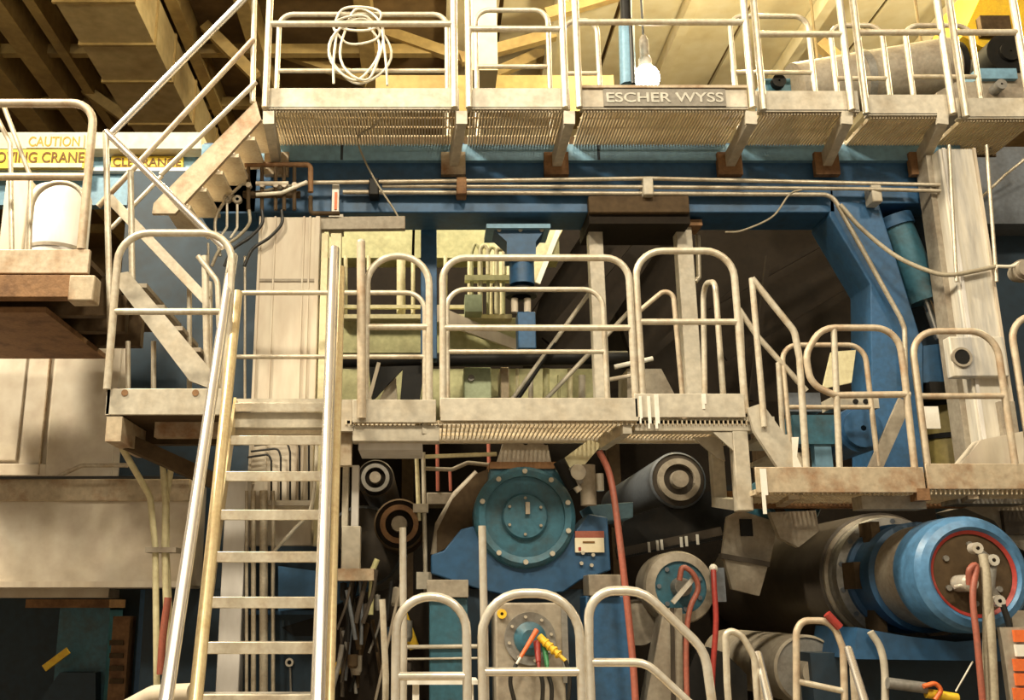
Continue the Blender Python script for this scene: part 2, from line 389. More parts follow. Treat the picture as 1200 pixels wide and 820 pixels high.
# ------------------------------------------------------------ pipes along the frame beam
tag(T([(300, 226, 7.52), (362, 214, 7.52), (620, 211, 7.52), (760, 209, 7.52), (1070, 216, 7.52), (1115, 217, 7.3)], .017).build('pipe', 'conduit'), 'uppermost of three thin pale pipes running along the blue frame beam', 'pipe')
tag(T([(448, 218, 7.55), (740, 219, 7.55), (1000, 221, 7.55), (1112, 224, 7.35)], .016).build('pipe', 'conduit'), 'middle one of three thin pale pipes running along the blue frame beam', 'pipe')
tag(T([(402, 225, 7.58), (600, 226, 7.58), (975, 228, 7.58), (1055, 372, 7.58), (1060, 385, 7.58), (1062, 470, 7.58)], .019, None, .12).build('pipe', 'conduit'), 'lowest thin pipe on the frame beam, bending down along the chamfered corner', 'pipe')
tag(T([(985, 240, 7.56), (1010, 268, 7.5), (1050, 300, 7.4), (1090, 318, 7.3), (1114, 322, 7.25), (1140, 318, 7.25), (1168, 312, 7.25)], .018, None, 0, True).build('cable', 'hose_grey'), 'grey cable sagging across the slot from the frame corner to the pillar', 'cable')
tag(T([(940, 222, 7.5), (925, 228, 7.5), (905, 254, 7.5), (870, 270, 7.5), (850, 272, 7.5)], .008, None, 0, True).build('cable', 'hose_grey'), 'loose thin cable drooping from the pipes under the frame beam', 'cable')
for i, (px, py) in enumerate(((541, 213), (438, 214), (760, 214), (1028, 222))):
    tag(B((px - 6, py - 6), (px + 6, py + 14), 7.5, 7.64).build('pipe_clamp', ['rust', 'black', 'beige', 'beige'][i], None, .01),
        ['rusty pipe clamp on the pale pipes between two catwalk brackets', 'black pipe clamp where a wire crosses the pale pipes', 'pale union clamp on the pipes above the rusty box', 'pale pipe clamp by the chamfered frame corner'][i], 'clamp')

# ================================================================== guardrail builder
def hoop(label, xl, xr, yt, yb, Y, mids=(), r=.022, fil=.16, m='rail', posts=(), group=None, ym=None, zb=None):
    ym = ym or (yt + yb) / 2; xm = (xl + xr) / 2
    XL, XR = P(xl, ym, Y).x, P(xr, ym, Y).x; zt = P(xm, yt, Y).z; z0 = zb if zb is not None else P(xm, yb, Y).z
    t = thing('guardrail', label, 'guardrail', ((XL + XR) / 2, Y, z0), group)
    MB().tube([(XL, Y, z0), (XL, Y, zt), (XR, Y, zt), (XR, Y, z0)], r, 12, fil).build('hoop', m, t)
    for y in mids:
        z = P(xm, y, Y).z
        MB().tube([(XL, Y, z), (XR, Y, z)], r * .9, 12).build('mid_rail', m, t)
    for px in posts:
        X = P(px, ym, Y).x
        MB().tube([(X, Y, z0), (X, Y, zt)], r * .9, 12).build('post', m, t)
    return t

# ================================================================== upper catwalk
cw = thing('catwalk', 'upper steel catwalk with grated floor, toe boards and knee brackets on the blue frame', 'catwalk', (.8, 7.3, P(600, 128, 7).z))
def yc(px): return 7.0 + max(0, px - 860) * .0005
ZD = P(600, 127, 7.0).z
SEC = ((308, 538), (547, 668), (680, 876), (886, 1006), (1014, 1112), (1120, 1215))
for i, (a, b) in enumerate(SEC):
    Y = yc((a + b) / 2); xa, xb = P(a, 115, Y).x, P(b, 115, Y).x
    MB().box((xa, Y, ZD), (xb, Y + .012, P(600, 103, 7.0).z)).build('toe_board', 'beige', cw, .004)
    MB().box((xa, Y, ZD - .004), (xb, Y + .06, ZD + .012)).build('edge_angle', 'beige', cw)
    if i < 6:
        mb = MB(); x = xa + .03; Yb = Y + .63
        while x < xb - .02:
            mb.box((x, Y + .02, ZD - .02), (x + .012, Yb, ZD + .012)); x += .024
        for k in range(1, 4):
            mb.box((xa + .02, Y + .63 * k / 4, ZD - .005), (xb - .02, Y + .63 * k / 4 + .008, ZD + .01))
        stuff(mb.build('grating_bars', 'grating', cw))
        MB().box((xa, Yb, ZD - .03), (xb, Yb + .02, ZD + .08)).build('rear_angle', 'brown', cw)
    if i == 2:
        npl = MB().box((P(707, 115, Y).x, Y - .012, P(600, 125, Y).z), (P(850, 115, Y).x, Y - .002, P(600, 105, Y).z)).build('nameplate', 'plate_dark', cw)
        MB().box((xa, Y - .02, P(600, 104, Y).z), (xb, Y + .02, P(600, 101, Y).z)).build('top_edge', 'beige_rust', cw)
        txt('ESCHER WYSS', 711, 848, 119.5, 108.5, Y - .014, 'lettering', npl)
for a, b in ((315, 325), (541, 531), (667, 651), (880, 853), (992, 966), (1104, 1077)):
    Y = yc(a); br = MB()
    p0 = P(a, 138, Y + .02); p1 = P(b, 192, 7.62)
    br.beam(p0, p1, .075, .12); bk_ = br.build('bracket', 'beige', cw, .004)
    MB().beam(p1 + Vector((-.1, -.03, -.02)), p1 + Vector((.1, -.03, -.02)), .06, .20).build('bracket_pad', 'rust' if a > 660 else 'beige_rust', bk_)
    MB().beam(P(a, 131, Y - .01), P(a, 146, Y - .01), .085, .03).build('bracket_end', 'beige', bk_)
lab = ['long upper guardrail panel with the hanging cable coil behind it', 'short upper guardrail panel between the coil panel and the lettered nameplate', 'upper guardrail panel above the lettered nameplate',
       'upper guardrail panel next after the lettered nameplate', 'upper guardrail panel one bay short of the catwalk end', 'upper guardrail panel at the end of the catwalk under the yellow crane']
for i, (a, b, mm) in enumerate(((314, 532, 28), (549, 660, 34), (676, 876, 26), (888, 990, 40), (1006, 1106, 38), (1120, 1196, 38))):
    hoop(lab[i], a, b, -62, 120, yc((a + b) / 2) - .03, (mm,), .028, .12, ym=55, zb=ZD - .01)
lab = ['rear upper guardrail hoop carrying the coiled pale cable', 'rear upper guardrail hoop behind the short panel', 'narrow rear guardrail hoop beside the dark pendant pole',
       'rear upper guardrail hoop just beyond the bright lamp', 'rear upper guardrail hoop in front of the grey drum', 'rear upper guardrail hoop below the yellow crane']
for i, (a, b, t, mm) in enumerate(((326, 524, 17, 83), (558, 643, 12, 78), (662, 701, 24, 86), (858, 950, 19, 85), (976, 1037, 30, 92), (1064, 1142, 30, 90))):
    hoop(lab[i], a, b, t, 100, 7.66, (mm,), .022, .12, zb=ZD - .02)
# cable coil
co = thing('cable_coil', 'coil of pale cable looped over the rear catwalk rail', 'cable', P(420, 95, 7.6))
for k, (cx, cy, rx, ry) in enumerate(((418, 35, 26, 17), (422, 60, 34, 38), (415, 58, 27, 36), (424, 52, 24, 42), (420, 22, 28, 14))):
    p = [P(cx + rx * math.cos(a) + 3 * math.sin(3 * a + k), cy + ry * math.sin(a), 7.60 + .02 * math.sin(a + k)) for a in [i * .2094 for i in range(31)]]
    MB().tube(p, .011, 8).build('loop', 'cable_white', co)
T([(395, 35, 7.6), (391, 70, 7.58), (391, 98, 7.58)], .011, None, 0, True).build('tail', 'cable_white', co)
T([(448, 35, 7.6), (452, 70, 7.58), (454, 100, 7.58)], .011, None, 0, True).build('tail', 'cable_white', co)
tag(T([(447, 132, 7.1), (440, 146, 7.2), (420, 160, 7.4), (424, 180, 7.5), (440, 212, 7.5), (462, 246, 7.5), (468, 258, 7.5)], .008, None, 0, True).build('wire', 'hose_grey'), 'thin rope hanging from the catwalk grating down to the brown channel bar', 'rope')

# bulb, pole and things above the catwalk
lp = thing('hanging_lamp', 'glaring white industrial lamp bulb hanging behind the catwalk rail', 'lamp', P(757, 104, 8.6))
c = P(757, 92, 8.6); R = M(16, 757, 92, 8.6)
MB().lathe(c, [(max(.002, R * math.sin(k * math.pi / 14)), -R * math.cos(k * math.pi / 14)) for k in range(14)] + [(R * .3, R * .98)], 28, 'Z').build('bulb', 'bulb', lp)
MB().lathe(c + Vector((0, 0, R * .9)), sharp([(R * .5, 0), (R * .5, R * .6), (R * .35, R * .9), (R * .35, R * 2.2), (R * .2, R * 2.6)]), 20, 'Z').build('socket', 'grey_beige', lp)
MB().tube([c + Vector((0, 0, R * 3.4)), c + Vector((0, 0, 5.0))], .012, 8).build('cord', 'hose_black', lp)
l = bpy.data.lights.new('bulb_light', 'POINT'); l.energy = 320; l.color = (1, .88, .58); l.shadow_soft_size = R
lo = bpy.data.objects.new('bulb_light', l); COL.objects.link(lo); lo.location = c + Vector((0, -.0, R * .2)); lo.parent = None
MATS['bulb'].node_tree.nodes['Principled BSDF'].inputs['Emission Strength'].default_value = 40
pp = thing('pendant_pole', 'bluish grey pendant pole with a dark top hanging beside the bright lamp', 'pole', P(735, 100, 8.4))
T([(736, 100, 8.4), (734, 30, 8.4)], .075).build('lower_tube', 'blue_light', pp)
T([(734, 30, 8.4), (730, -90, 8.4)], .055).build('upper_tube', 'black', pp)
T([(742, 98, 8.33), (739, 30, 8.33)], .02).build('cable', 'hose_black', pp)
cr = thing('crane_trolley', 'yellow crane trolley with a dark round motor up under the roof', 'crane', P(1190, 80, 11))
poly([(1128, 42), (1175, -60), (1330, -60), (1330, 55), (1150, 55)], 11, 12.5).build('body', 'yellow', cr)
MB().lathe(P(1182, 62, 10.6), sharp([(.01, -.05), (.12, -.05), (.12, 0), (.26, 0), (.26, .5)]), 28).build('motor', 'black', cr)
B((1150, 18), (1185, 40), 10.9, 11).build('name_panel', 'brown', cr)
dr = thing('exhaust_drum', 'big grey horizontal exhaust drum lying behind the catwalk', 'drum', P(1030, 115, 9.5))
MB().tube(pts([(930, 108, 9.4), (1110, 78, 9.4)]), .30, 28).build('shell', 'grey_beige', dr)
MB().tube(pts([(1004, 95, 9.4), (1012, 94, 9.4)]), .315, 28).build('band', 'grey', dr)
MB().tube(pts([(1106, 78, 9.4), (1122, 76, 9.4)]), .24, 28).build('outlet', 'black', dr)
for px in (960, 1085): MB().tube([P(px, 90, 9.4), Vector((P(px, 90, 9.4).x, 9.4, ZR))], .015, 8).build('hanger', 'roof_steel', dr)
bx = thing('machine_unit', 'pale grey unit with a light blue cover standing at the end of the catwalk', 'machine', P(1160, 118, 8.4))
poly([(1098, 108), (1120, 96), (1140, 96), (1160, 84), (1200, 86), (1215, 118), (1098, 118)], 8.3, 9).build('body', 'grey_beige', bx)
B((1145, 80), (1192, 92), 8.25, 8.8).build('cover', 'blue_light', bx)
MB().lathe(P(1172, 100, 8.2), sharp([(.01, -.03), (.05, -.03), (.05, .1)]), 16).build('knob', 'grey', bx)
bx = thing('valve_unit', 'small teal valve block standing behind the catwalk near the nameplate', 'valve', P(915, 106, 8.4))
B((898, 92), (930, 170), 7.75, 8.0).build('body', 'teal', bx)
MB().lathe(P(912, 96, 7.72), sharp([(.01, -.03), (.06, -.03), (.06, .06)]), 16).build('dial', 'black', bx)
# cream wall bay seen under the roof behind the short panel
tag(B((548, -60), (582, 82), 13.0, 13.6).build('roof_column', 'roof_cream'), 'pale roof column far behind the catwalk', 'column')
B((440, 88), (720, 130), 14, 14.6).build('beam', 'roof_steel', ceil)

# ================================================================== mid platform
ZM = P(600, 492, 6.4).z
mp = thing('platform', 'mid-level beige steel platform in front of the machine opening with paint-streaked toe boards', 'platform', (.6, 6.7, ZM - .3))
for a, b, t, u, m in ((413, 511, 468, 495, 'beige'), (516, 748, 466, 493, 'beige'), (744, 873, 461, 489, 'beige')):
    o = B((a, t), (b, u), 6.38, 6.40).build('toe_board', m, mp, .004)
for a, b, t, u in ((413, 515, 498, 517), (744, 882, 490, 505)):
    B((a, t), (b, u), 6.42, 6.55).build('edge_channel', 'beige', mp, .005)
B((420, 517), (495, 527), 6.5, 6.9).build('tread_bracket', 'white_col', mp)
mb = MB(); xa, xb = P(405, 492, 6.4).x, P(875, 492, 6.4).x; x = xa
while x < xb:
    mb.box((x, 6.4, ZM - .03), (x + .008, 6.96, ZM)); x += .03
for k in range(4): mb.box((xa, 6.42 + k * .16, ZM - .02), (xb, 6.43 + k * .16, ZM))
stuff(mb.build('grating_bars', 'grating', mp))
MB().box((xa, 6.96, ZM - .06), (xb, 7.0, ZM + .08)).build('rear_angle', 'beige', mp)
for a in (500, 735):
    MB().beam(P(a, 500, 6.42), P(a - 30, 520, 6.98), .06, .09).build('cross_beam', 'beige', mp)
# hanging support bracket
B((862, 505), (880, 598), 6.42, 6.52).build('hanger_post', 'beige', mp, .005)
B((835, 512), (850, 590), 6.85, 6.93).build('hanger_post', 'beige', mp, .005)
MB().beam(P(871, 592, 6.5), P(842, 588, 6.9), .10, .07).build('hanger_foot', 'beige', mp)
MB().beam(P(862, 512, 6.47), P(836, 516, 6.9), .08, .08).build('hanger_beam', 'beige', mp)
poly([(812, 512), (845, 512), (850, 540), (840, 536)], 6.6, 6.62).build('gusset', 'beige', mp)
poly([(835, 506), (862, 506), (862, 530)], 6.43, 6.45).build('gusset', 'beige', mp)
for a, t, u, wd in ((751, 464, 496, 3), (761, 464, 502, 3.5), (770, 462, 502, 5), (825, 461, 479, 5)):
    B((a - wd / 2, t), (a + wd / 2, u - 6), 6.374, 6.381).build('paint_drip', 'white', mp)
    B((a - wd / 3, u - 6), (a + wd / 4, u), 6.374, 6.385).build('paint_drip', 'white', mp)
# short column under the outer end down to the floor, hidden among the machine parts
hoop('narrow mid-platform guardrail hoop beside the stair head', 429, 503, 300, 488, 6.41, (383,), .024, .22)
hoop('widest mid-platform guardrail hoop in front of the blue jack', 519, 741, 302, 488, 6.41, (384,), .024, .16)
hoop('tall rounded mid-platform guardrail hoop by the pale paint drips', 749, 866, 294, 484, 6.41, (377,), .024, .19)
t = thing('rail_post', 'single capped steel post at the head of the stairs', 'post', P(424, 490, 6.3))
T([(424, 490), (423, 284)], .030, 6.36).build('tube', 'rail_rusty', t)
MB().lathe(P(423, 284, 6.36), [(.03, 0), (.024, .016), (.01, .024), (.001, .026)], 12, 'Z').build('cap', 'steel', t)
hoop('rear mid-platform guardrail behind the stair head with a rounded end', 262, 498, 343, 478, 6.97, (418,), .019, .14)
hoop('rear mid-platform guardrail hoop behind the widest front hoop', 524, 709, 339, 480, 6.97, (412,), .019, .14)
# side rails at the outer end
t = thing('guardrail', 'slim rail hoop seen edge on behind the paint-dripped toe board', 'guardrail', P(835, 470, 6.7))
T([(826, 470, 6.95), (824, 332, 6.95), (838, 330, 6.65), (848, 470, 6.65)], .02, None, .10).build('hoop', 'rail', t)
t = thing('guardrail', 'short rail post with a bent top behind the tall rounded hoop', 'guardrail', P(790, 470, 6.95))
T([(740, 372, 6.97), (788, 332, 6.97), (803, 500, 6.97)], .018, None, .06).build('bent_rail', 'rail_rusty', t)

# ================================================================== lower platform beside it
YL = 6.3; ZL = P(1000, 575, YL).z
lw = thing('platform', 'rust-stained lower steel platform in front of the cream pillar', 'platform', (P(1040, 575, YL).x, 6.6, ZL - .2))
B((886, 547), (1084, 577), YL, YL + .02).build('toe_board', 'beige_rust', lw, .004)
B((1086, 543), (1310, 573), YL, YL + .02).build('toe_board', 'beige_rust', lw, .004)
xa, xb = P(886, 575, YL).x, P(1310, 575, YL).x
mb = MB(); x = xa
while x < xb:
    mb.box((x, YL + .02, ZL - .02), (x + .008, YL + .62, ZL + .012)); x += .03
for k in range(4): mb.box((xa, YL + .05 + k * .17, ZL - .01), (xb, YL + .06 + k * .17, ZL + .01))
stuff(mb.build('grating_bars', 'grating', lw))
MB().box((xa, YL + .62, ZL - .05), (xb, YL + .66, ZL + .07)).build('rear_angle', 'rust', lw)
B((1010, 580), (1085, 596), YL + .1, YL + .25).build('under_beam', 'grey_beige', lw)
B((1076, 572), (1090, 586), YL - .01, YL + .1).build('joint_clip', 'rust', lw)
B((1120, 572), (1205, 590), YL + .3, YL + .5).build('under_beam', 'grey', lw)
B((892, 549), (899, 580), YL - .012, YL - .002).build('paint_drip', 'white', lw); B((894, 580), (898, 602), YL - .012, YL - .002).build('paint_drip', 'white', lw)
for a in (930, 1140):
    MB().beam(P(a, 578, YL + .05), P(a - 16, 588, YL + .6), .06, .07).build('cross_beam', 'beige_rust', lw)
# loop rail: a ring-shaped hoop with its own post
t = thing('guardrail', 'guardrail hoop curling back under itself beside the short stair', 'guardrail', P(1010, 548, YL))
T([(1072, 550), (1060, 440), (1052, 384), (962, 384), (944, 415), (950, 450), (978, 463), (1066, 462)], .022, YL + .02, .17).build('hoop', 'rail_rusty', t)
T([(984, 550), (977, 386)], .020, YL + .02).build('post', 'rail', t)
hoop('rusty guardrail hoop in front of the pillar eye', 1077, 1178, 388, 546, YL + .02, (464,), .022, .17, 'rail_rusty')
hoop('rusty guardrail hoop at the far end of the lower platform', 1196, 1300, 370, 546, YL + .02, (456,), .022, .17, 'rail_rusty')
hoop('rear guardrail of the lower platform beside the pillar leg', 922, 1021, 404, 546, YL + .6, (477,), .018, .12, 'rail_rusty')
MB().beam(P(1060, 470, 6.9), P(1020, 560, 6.9), .03, .09).build('rear_brace', 'grey_beige', lw)
# short stair between the platforms
ss = thing('short_stair', 'short steel stair with slanted handrails joining the two platforms', 'stairs', P(915, 548, 6.5))
poly([(876, 478), (893, 472), (948, 548), (912, 548), (884, 505)], 6.36, 6.40).build('stringer', 'beige', ss)
poly([(876, 478), (893, 472), (948, 548), (912, 548), (884, 505)], 6.90, 6.94).build('stringer', 'beige', ss)
for k in range(3):
    p = P(893 + k * 16, 488 + k * 21, 6.4); MB().box((p.x - .1, 6.4, p.z - .03), (p.x + .08, 6.9, p.z)).build('tread', 'beige', ss)
T([(881, 326), (931, 388), (937, 420), (945, 548)], .022, 6.34, .12).build('handrail', 'rail', ss)
T([(881, 326), (896, 500)], .020, 6.34).build('post', 'rail', ss)
T([(866, 362), (886, 392), (945, 458)], .020, 6.9, .1).build('handrail', 'rail', ss)
T([(912, 425), (918, 520)], .018, 6.9).build('post', 'rail', ss)
T([(868, 366), (872, 470)], .018, 6.9).build('post', 'rail', ss)
poly([(928, 512), (936, 512), (934, 535), (940, 548), (930, 548)], 6.352, 6.36).build('paint_drip', 'white', ss)

# ================================================================== main stair
st = thing('stairs', 'steep steel stair with polished handrails climbing to the mid platform', 'stairs', (-.85, 5.2, 0))
pl_, pr_ = Vector((-1.187, 4.79, 1.19)), Vector((-.486, 4.79, 1.19)); ql, qr = Vector((-1.33, 6.42, 3.98)), Vector((-.633, 6.42, 3.98))
ql = P(273, 300, 6.42); qr = P(392, 292, 6.42); pl_ = P(193, 830, 4.75); pr_ = P(372, 830, 4.75)
dl = (ql - pl_); dr_ = (qr - pr_)
def along(p, d, z): return p + d * ((z - p.z) / d.z)
for p, d, q in ((pl_, dl, ql), (pr_, dr_, qr)):
    low = along(p, d, .95); lft = p is pl_
    MB().tube([low, q], .034, 16).build('handrail', 'polished', st)
    o0, o1 = (Vector((.115, .10, -.1)), Vector((.035, .05, -.25))) if lft else (Vector((.045, .06, -.05)), Vector((.045, .05, -.12)))
    MB().tube([low + o0, q + o1], .034 if lft else .026, 12).build('lower_rail', 'stair_paint', st)
# treads: heights measured at six steps, spaced evenly
TR = [(237, 368, 752), (246, 370, 699), (252, 372, 646), (258, 374, 597), (264, 376, 552), (270, 378, 510)]
TP = []
for i, (a, b, y) in enumerate(TR):
    Y = 5.52 + i * .172; TP.append((P(a, y, Y), P(b, y, Y)))
st_d = (TP[-1][0] - TP[0][0]) / 5; st_e = (TP[-1][1] - TP[0][1]) / 5
n = -5
for i in range(-5, 7):
    a = TP[0][0] + st_d * i; b = TP[0][1] + st_e * i
    if 0 <= i < 6: a, b = TP[i]
    if a.z < .1: continue
    z = (a.z + b.z) / 2; y = a.y
    o = MB().box((a.x, y, z - .062), (b.x, y + .016, z)).build('tread', 'rail', st, .004)
    MB().box((a.x, y + .016, z - .012), (b.x, y + .20, z - .002)).build('tread_plate', 'steel', o)
for p, d in ((TP[0][0], st_d), (TP[0][1], st_e)):
    a = p + d * ((.02 - p.z) / d.z); b = p + d * ((2.95 - p.z) / d.z); sx = -.015 if d is st_d else .015
    MB().beam(a + Vector((sx, .1, -.02)), b + Vector((sx, .1, -.02)), .018, .16, up=(0, 0, 1)).build('stringer', 'stair_paint', st)
# platform edge between the stair and the column behind it
tl = thing('landing_edge', 'beige channel landing edge at the top of the stairs', 'landing', P(330, 500, 6.6))
B((274, 467), (381, 480), 6.62, 6.66).build('nosing', 'beige', tl)
B((274, 483), (381, 501), 6.6, 6.7).build('channel', 'beige', tl, .005)
MB().box((P(270, 490, 6.6).x, 6.7, ZM - .04), (P(410, 490, 6.6).x, 7.0, ZM)).build('deck', 'grating', tl)
B((384, 468), (415, 505), 6.42, 6.5).build('corner_plate', 'beige', tl)
B((388, 505), (412, 545), 6.5, 6.58).build('corner_bracket', 'beige_rust', tl)

# ================================================================== side landing left of the stair
YS = 6.25
sl = thing('platform', 'small beige stair landing with a rounded guardrail between the two upper flights', 'platform', P(190, 520, YS))
B((124, 455), (262, 486), YS, YS + .02).build('toe_board', 'beige', sl, .005)
zl = P(190, 486, YS).z; xa, xb = P(124, 480, YS).x, P(262, 480, YS).x
MB().box((xa, YS + .02, zl + .0), (xb, YS + .72, zl + .03)).build('deck', 'brown', sl)
MB().box((xa + .25, YS + .25, zl - .10), (xb, YS + .33, zl)).build('deck_joist', 'beige_rust', sl)
MB().box((xa + .02, YS + .55, zl - .10), (xb, YS + .63, zl)).build('deck_joist', 'brown', sl)
MB().box((xa, YS, zl), (xa + .02, YS + .72, P(190, 455, YS).z)).build('side_toe_board', 'beige', sl)
MB().beam((xa + .06, YS, zl - .09), (xa + .06, YS + .72, zl - .09), .10, .16).build('box_beam', 'beige_rust', sl)
MB().beam((xa + .05, YS + .3, zl - .12), (xa + .6, YS + .7, zl - .35), .06, .1).build('knee_brace', 'brown', sl)
for px in (146, 229):
    MB().lathe(P(px, 460, YS - .005), [(.001, 0), (.022, 0), (.022, .01)], 12).build('rust_bolt', 'rust', sl)
hoop('rounded guardrail hoop on the small stair landing', 130, 267, 273, 456, YS - .02, (365,), .025, .2, 'rail', ym=400)
T([(232, 300, 6.7), (255, 330, 6.7), (260, 460, 6.7)], .02, None, .1).build('bent_rail', 'rail', sl)
for px in (150, 180, 222, 246):
    T([(px, 460, 6.85), (px, 330 if px > 200 else 400, 6.85)], .018).build('rear_post', 'rail', sl)
# hanging pipes below
for i, (pth, lb) in enumerate((([(142, 523, 6.6), (176, 582, 6.9), (182, 640, 6.95), (184, 830, 6.95)], 'pale pipe bent diagonally under the stair landing then dropping past the concrete beam'),
                 ([(190, 533, 6.9), (194, 590, 6.95), (193, 640, 6.95), (198, 830, 6.95)], 'pale pipe with a straight top dropping past the concrete beam'),
                 ([(203, 534, 6.9), (195, 580, 6.99), (195, 650, 7.03), (204, 830, 7.03)], 'pale pipe leaning against its straight neighbour past the concrete beam'))):
    tag(T(pth, .022, None, .1).build('pipe', 'pale_yellow'), lb, 'pipe')
tag(B((170, 641), (206, 647), 6.9, 7.05).build('pipe_strap', 'grey_beige'), 'small grey strap holding the hanging pipes together', 'strap')

# ================================================================== flight up from the landing and flight to the catwalk
fa = thing('stairs', 'stair flight slanting from the small landing up to the rusty side platform', 'stairs', P(190, 440, 6.9))
poly([(128, 322), (150, 318), (246, 432), (246, 455), (222, 446)], 6.62, 6.66).build('stringer', 'beige', fa)
poly([(128, 322), (150, 318), (246, 432), (246, 455), (222, 446)], 7.15, 7.19).build('stringer', 'beige', fa)
for k in range(5):
    p = P(152 + k * 21, 332 + k * 25, 6.66); MB().box((p.x - .06, 6.66, p.z - .03), (p.x + .12, 7.15, p.z)).build('tread', 'grey_beige', fa)
T([(124, 154), (262, 290)], .026, 6.6).build('handrail', 'polished', fa)
T([(124, 154), (130, 420)], .022, 6.6).build('post', 'rail', fa)
T([(152, 180), (245, 278)], .020, 6.72).build('handrail', 'rail', fa)
MB().beam(P(128, 232, 6.75), P(242, 352, 6.75), .04, .07).build('mid_bar', 'rail', fa)
T([(153, 200), (155, 330)], .022, 6.72).build('post', 'rail', fa)
T([(240, 300), (243, 440)], .024, 6.72).build('post', 'rail', fa)
fb = thing('stairs', 'stair flight with a gleaming handrail rising to the upper catwalk', 'stairs', P(230, 250, 7.0))
poly([(300, 118), (306, 140), (205, 250), (178, 250), (180, 238)], 6.98, 7.02).build('stringer', 'beige_rust', fb)
poly([(300, 130), (306, 150), (215, 250), (190, 250), (192, 238)], 7.55, 7.59).build('stringer', 'beige', fb)
for k in range(6):
    p = P(292 - k * 19, 140 + k * 20, 7.02); MB().box((p.x - .03, 7.02, p.z - .03), (p.x + .17, 7.55, p.z)).build('tread', 'grating', fb)
T([(300, -16), (131, 156)], .027, 6.95).build('handrail', 'polished', fb)
T([(297, 46), (115, 242)], .022, 6.97).build('mid_rail', 'rail_rusty', fb)
T([(300, 96), (188, 205)], .020, 6.96).build('mid_rail', 'rail', fb)
T([(299, -60), (296, 120)], .022, 7.0).build('post', 'rail', fb)
T([(190, 206), (130, 268)], .018, 7.5).build('rear_rail', 'rail', fb)

# ================================================================== rusty side platform
YW = 6.4
wp = thing('platform', 'rusty brown side platform with stacked channel beams above the cream wall', 'platform', P(30, 395, YW))
B((-160, 292), (104, 320), YW, YW + .04).build('upper_channel', 'rail_rusty', wp, .005)
B((-160, 322), (107, 348), YW - .04, YW + .06).build('lower_channel', 'rust', wp, .005)
B((80, 322), (110, 352), YW - .06, YW + .08).build('end_block', 'beige_rust', wp, .01)
zz = P(30, 292, YW).z; xa, xb = P(-160, 310, YW).x, P(104, 310, YW).x
MB().box((xa, YW + .04, zz - .10), (xb, YW + 1.75, zz - .06)).build('deck', 'brown', wp)
for k in range(3):
    MB().box((xa, YW + .3 + k * .42, zz - .38), (xb + .05, YW + .38 + k * .42, zz - .1)).build('joist', 'brown', wp)
MB().box((xa, YW + .1, zz - .42), (xb - .3, YW + 1.4, zz - .38)).build('soffit', 'rust', wp)
hoop('thick rusty guardrail hoop on the side platform before the crane warning board', -70, 103, 121, 292, YW + .02, (207,), .030, .16, 'rail_rusty')
t = thing('guardrail', 'slanted pair of thin rails crossing in front of the crane warning board', 'guardrail', P(20, 290, 6.6))
T([(-14, 118), (12, 168), (14, 300)], .018, 6.62).build('bent_rail', 'rail', t)
T([(2, 118), (36, 208), (34, 304)], .018, 6.75).build('bent_rail', 'rail', t)
hoop('small inner guardrail hoop framing the pale tank', 36, 99, 214, 290, 7.0, (), .02, .25, 'rail', zb=zz - .06)
tk = thing('tank', 'pale cream cylindrical tank standing behind the rusty side platform', 'tank', P(66, 292, 7.6))
c = P(66, 300, 7.75); c.z = zz - .06; R = M(34, 66, 260, 7.75); h = P(66, 232, 7.75).z - c.z
MB().lathe(c, sharp([(R, 0), (R, h)]) + [(R * .9, h + .05), (R * .5, h + .09), (.001, h + .1)], 32, 'Z').build('shell', 'white_col', tk)
MB().lathe(c, sharp([(R + .008, h * .5), (R + .008, h * .5 + .03)]), 32, 'Z').build('band', 'grey_beige', tk)
tag(B((2, 208), (30, 300), 7.7, 7.9).build('panel_board', 'cream', None, .01), 'narrow cream panel standing beside the pale tank', 'panel')

# ================================================================== columns, conduit and manifold by the stairs
cc = thing('column', 'ribbed cream column rising behind the stairs to the blue frame', 'column', (P(333, 400, 7.45).x, 7.6, 0))
xa, xb = P(297, 420, 7.42).x, P(371, 420, 7.42).x; z1 = P(330, 254, 7.42).z; zb = P(330, 592, 7.42).z
MB().box((xa, 7.42, P(330, 640, 7.42).z), (xb, 7.72, z1)).build('shaft', 'cream', cc, .01)
for f, wd in ((.0, .02), (.25, .012), (.72, .012), (.82, .012), (.93, .03)):
    MB().box((xa + (xb - xa) * f, 7.405, zb), (xa + (xb - xa) * f + wd, 7.43, z1)).build('rib', 'cream', cc)
MB().box((xa, 7.41, P(330, 330, 7.42).z), (xb, 7.43, P(330, 327, 7.42).z)).build('joint', 'grey_beige', cc)
for a, b, lb in (((372, 273), (380, 640), 'slim pale yellow bar standing along the cream column'), ((383, 273), (396, 640), 'wider pale yellow bar standing nearest the stair handrail')):
    tag(B(a, b, 7.35, 7.42).build('upright_bar', 'pale_yellow', None, .004), lb, 'bar')
wc = thing('column', 'smooth white column behind the lower stair treads', 'column', (P(270, 700, 7.2).x, 7.3, 0))
xa, xb = P(258, 700, 7.2).x, P(284, 700, 7.2).x
MB().box((xa, 7.2, 0), (xb, 7.38, P(270, 560, 7.2).z)).build('shaft', 'white_col', wc, .008)
MB().box((xa - .02, 7.19, P(270, 562, 7.2).z), (xb + .02, 7.39, P(270, 558, 7.2).z)).build('cap', 'cream', wc)
for i, (px, r, lb) in enumerate(((289, .012, 'thin'), (297, .018, 'medium'), (309, .030, 'thick'), (320, .014, 'slender outer'))):
    tag(T([(px, 575, 7.2), (px, 980, 7.2)], r).build('pipe', 'conduit'), lb + ' upright pipe standing beside the smooth white column', 'pipe')
